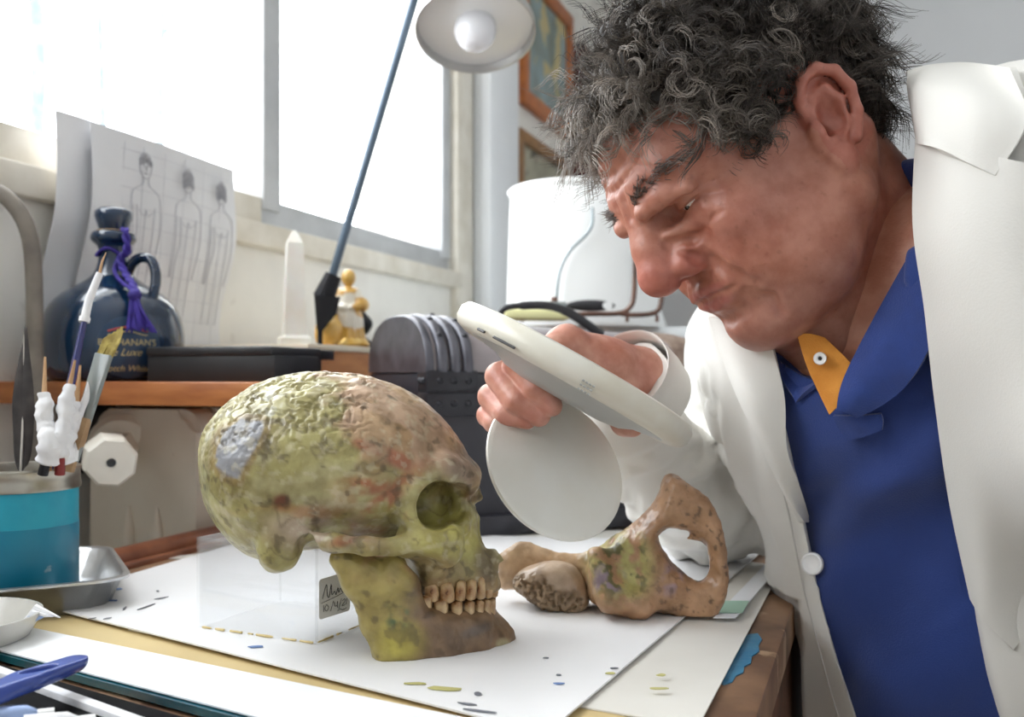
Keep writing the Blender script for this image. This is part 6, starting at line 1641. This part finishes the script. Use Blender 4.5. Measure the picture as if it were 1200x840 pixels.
tube('handle_lug', [P(650, 348, fy), P(649, 362, fy)], [0.006, 0.008], 'rack_copper', pail, 10)
# wire rack standing in front of the pail
rk = thing('wire_rack', 'brown bent-wire rack standing in front of the white pail', 'rack', P(740, 370, 1.62))
fy = 1.61
for pts_, r_ in (([(744, 240), (744, 300), (743, 345), (738, 360), (725, 367), (690, 368), (610, 370)], 0.0042), ([(777, 250), (777, 320), (775, 352), (768, 366), (742, 369), (725, 367)], 0.0042), ([(744, 240), (760, 236), (777, 250)], 0.0036)):
    tube('rack_wire', smooth_line([P(x, y, fy + (0.02 if i == 0 else 0)) for i, (x, y) in enumerate(pts_)], 6), r_, 'rack_copper', rk, 8)
for x in (612, 735, 770): tube('rack_foot', [P(x, 369, fy), (P(x, 369, fy)[0], fy, cz1)], 0.003, 'rack_copper', rk, 8)
scr = thing('scraper', 'dark handled scraper with a hanging hole lying across the wire rack', 'scraper', P(690, 360, 1.585))
sf = Field(np.array(P(655, 372, 1.57)) - (0, 0.02, 0), np.array(P(730, 344, 1.60)) + (0, 0.02, 0), 0.0012)
sf.ell(P(692, 358, 1.585), (0.040, 0.007, 0.0095), 0.002); sf.ell(P(712, 358, 1.585), (0.0085, 0.02, 0.0062), 0.001, True)
v, q = sf.mesh(); me_obj('scraper_handle', v, q, 'handle_black', scr)
bm = bmesh.new(); a_ = [P(664, 354, 1.583), P(664, 363, 1.583), P(630, 368, 1.583), P(628, 352, 1.583)]
f0 = [bm.verts.new(p) for p in a_]; f1 = [bm.verts.new((p[0], p[1] + 0.002, p[2])) for p in a_]; bm.faces.new(f0); bm.faces.new(f1[::-1])
for j in range(4): bm.faces.new((f0[j], f0[(j + 1) % 4], f1[(j + 1) % 4], f1[j]))
bm_obj('scraper_blade', bm, 'wire_steel', scr)
mat('sponge_yellow', (234, 232, 176), 0.9, bump=0.6, bscale=200)
sc_ = V(630, 365, 1.56); sc_.z = cz1
sp = thing('yellow_sponge', 'pale yellow sponge lying on the cabinet behind the trunk handle', 'sponge', sc_)
bm = bmesh.new(); xyz_box(bm, -0.055, 0.050, -0.03, 0.03, 0.0, 0.016, 0.005, 0.1, sc_); bm_obj('sponge_body', bm, 'sponge_yellow', sp)

# ================================================================== pictures on the window wall
mat('frame_orange', (190, 112, 54), 0.4, var=(160, 88, 40), scale=30); mat('frame_brown', (158, 116, 70), 0.45, var=(130, 92, 54), scale=30)
mat('picture_a', (150, 170, 176), 0.7, var=(120, 126, 110), scale=7, col3=(190, 176, 130), scale3=9, thr3=0.52); mat('picture_b', (150, 146, 128), 0.7, var=(176, 172, 152), scale=14, col3=(96, 92, 80), scale3=20, thr3=0.58)
def picture(s0, s1, z0, z1, mf, mp, label, fw=0.030):
    pic = thing('framed_picture', label, 'picture', wp((s0 + s1) / 2, 0, z0))
    for a in ((s0, s1, z0, z0 + fw), (s0, s1, z1 - fw, z1), (s0, s0 + fw, z0 + fw, z1 - fw), (s1 - fw, s1, z0 + fw, z1 - fw)):
        wbox('frame_bar', a[0], a[1], 0.002, 0.026, a[2], a[3], mf, pic, 0.003)
    wbox('canvas', s0 + fw, s1 - fw, 0.002, 0.012, z0 + fw, z1 - fw, mp, pic)
picture(1.735, 2.24, CZ + 0.80, CZ + 1.22, 'frame_orange', 'picture_a', 'bluish painting in orange wooden frame, the upper picture on the wall', 0.045)
picture(1.70, 2.18, CZ + 0.33, CZ + 0.72, 'frame_brown', 'picture_b', 'grey-green picture in brown frame, the lower one behind the pail', 0.035)
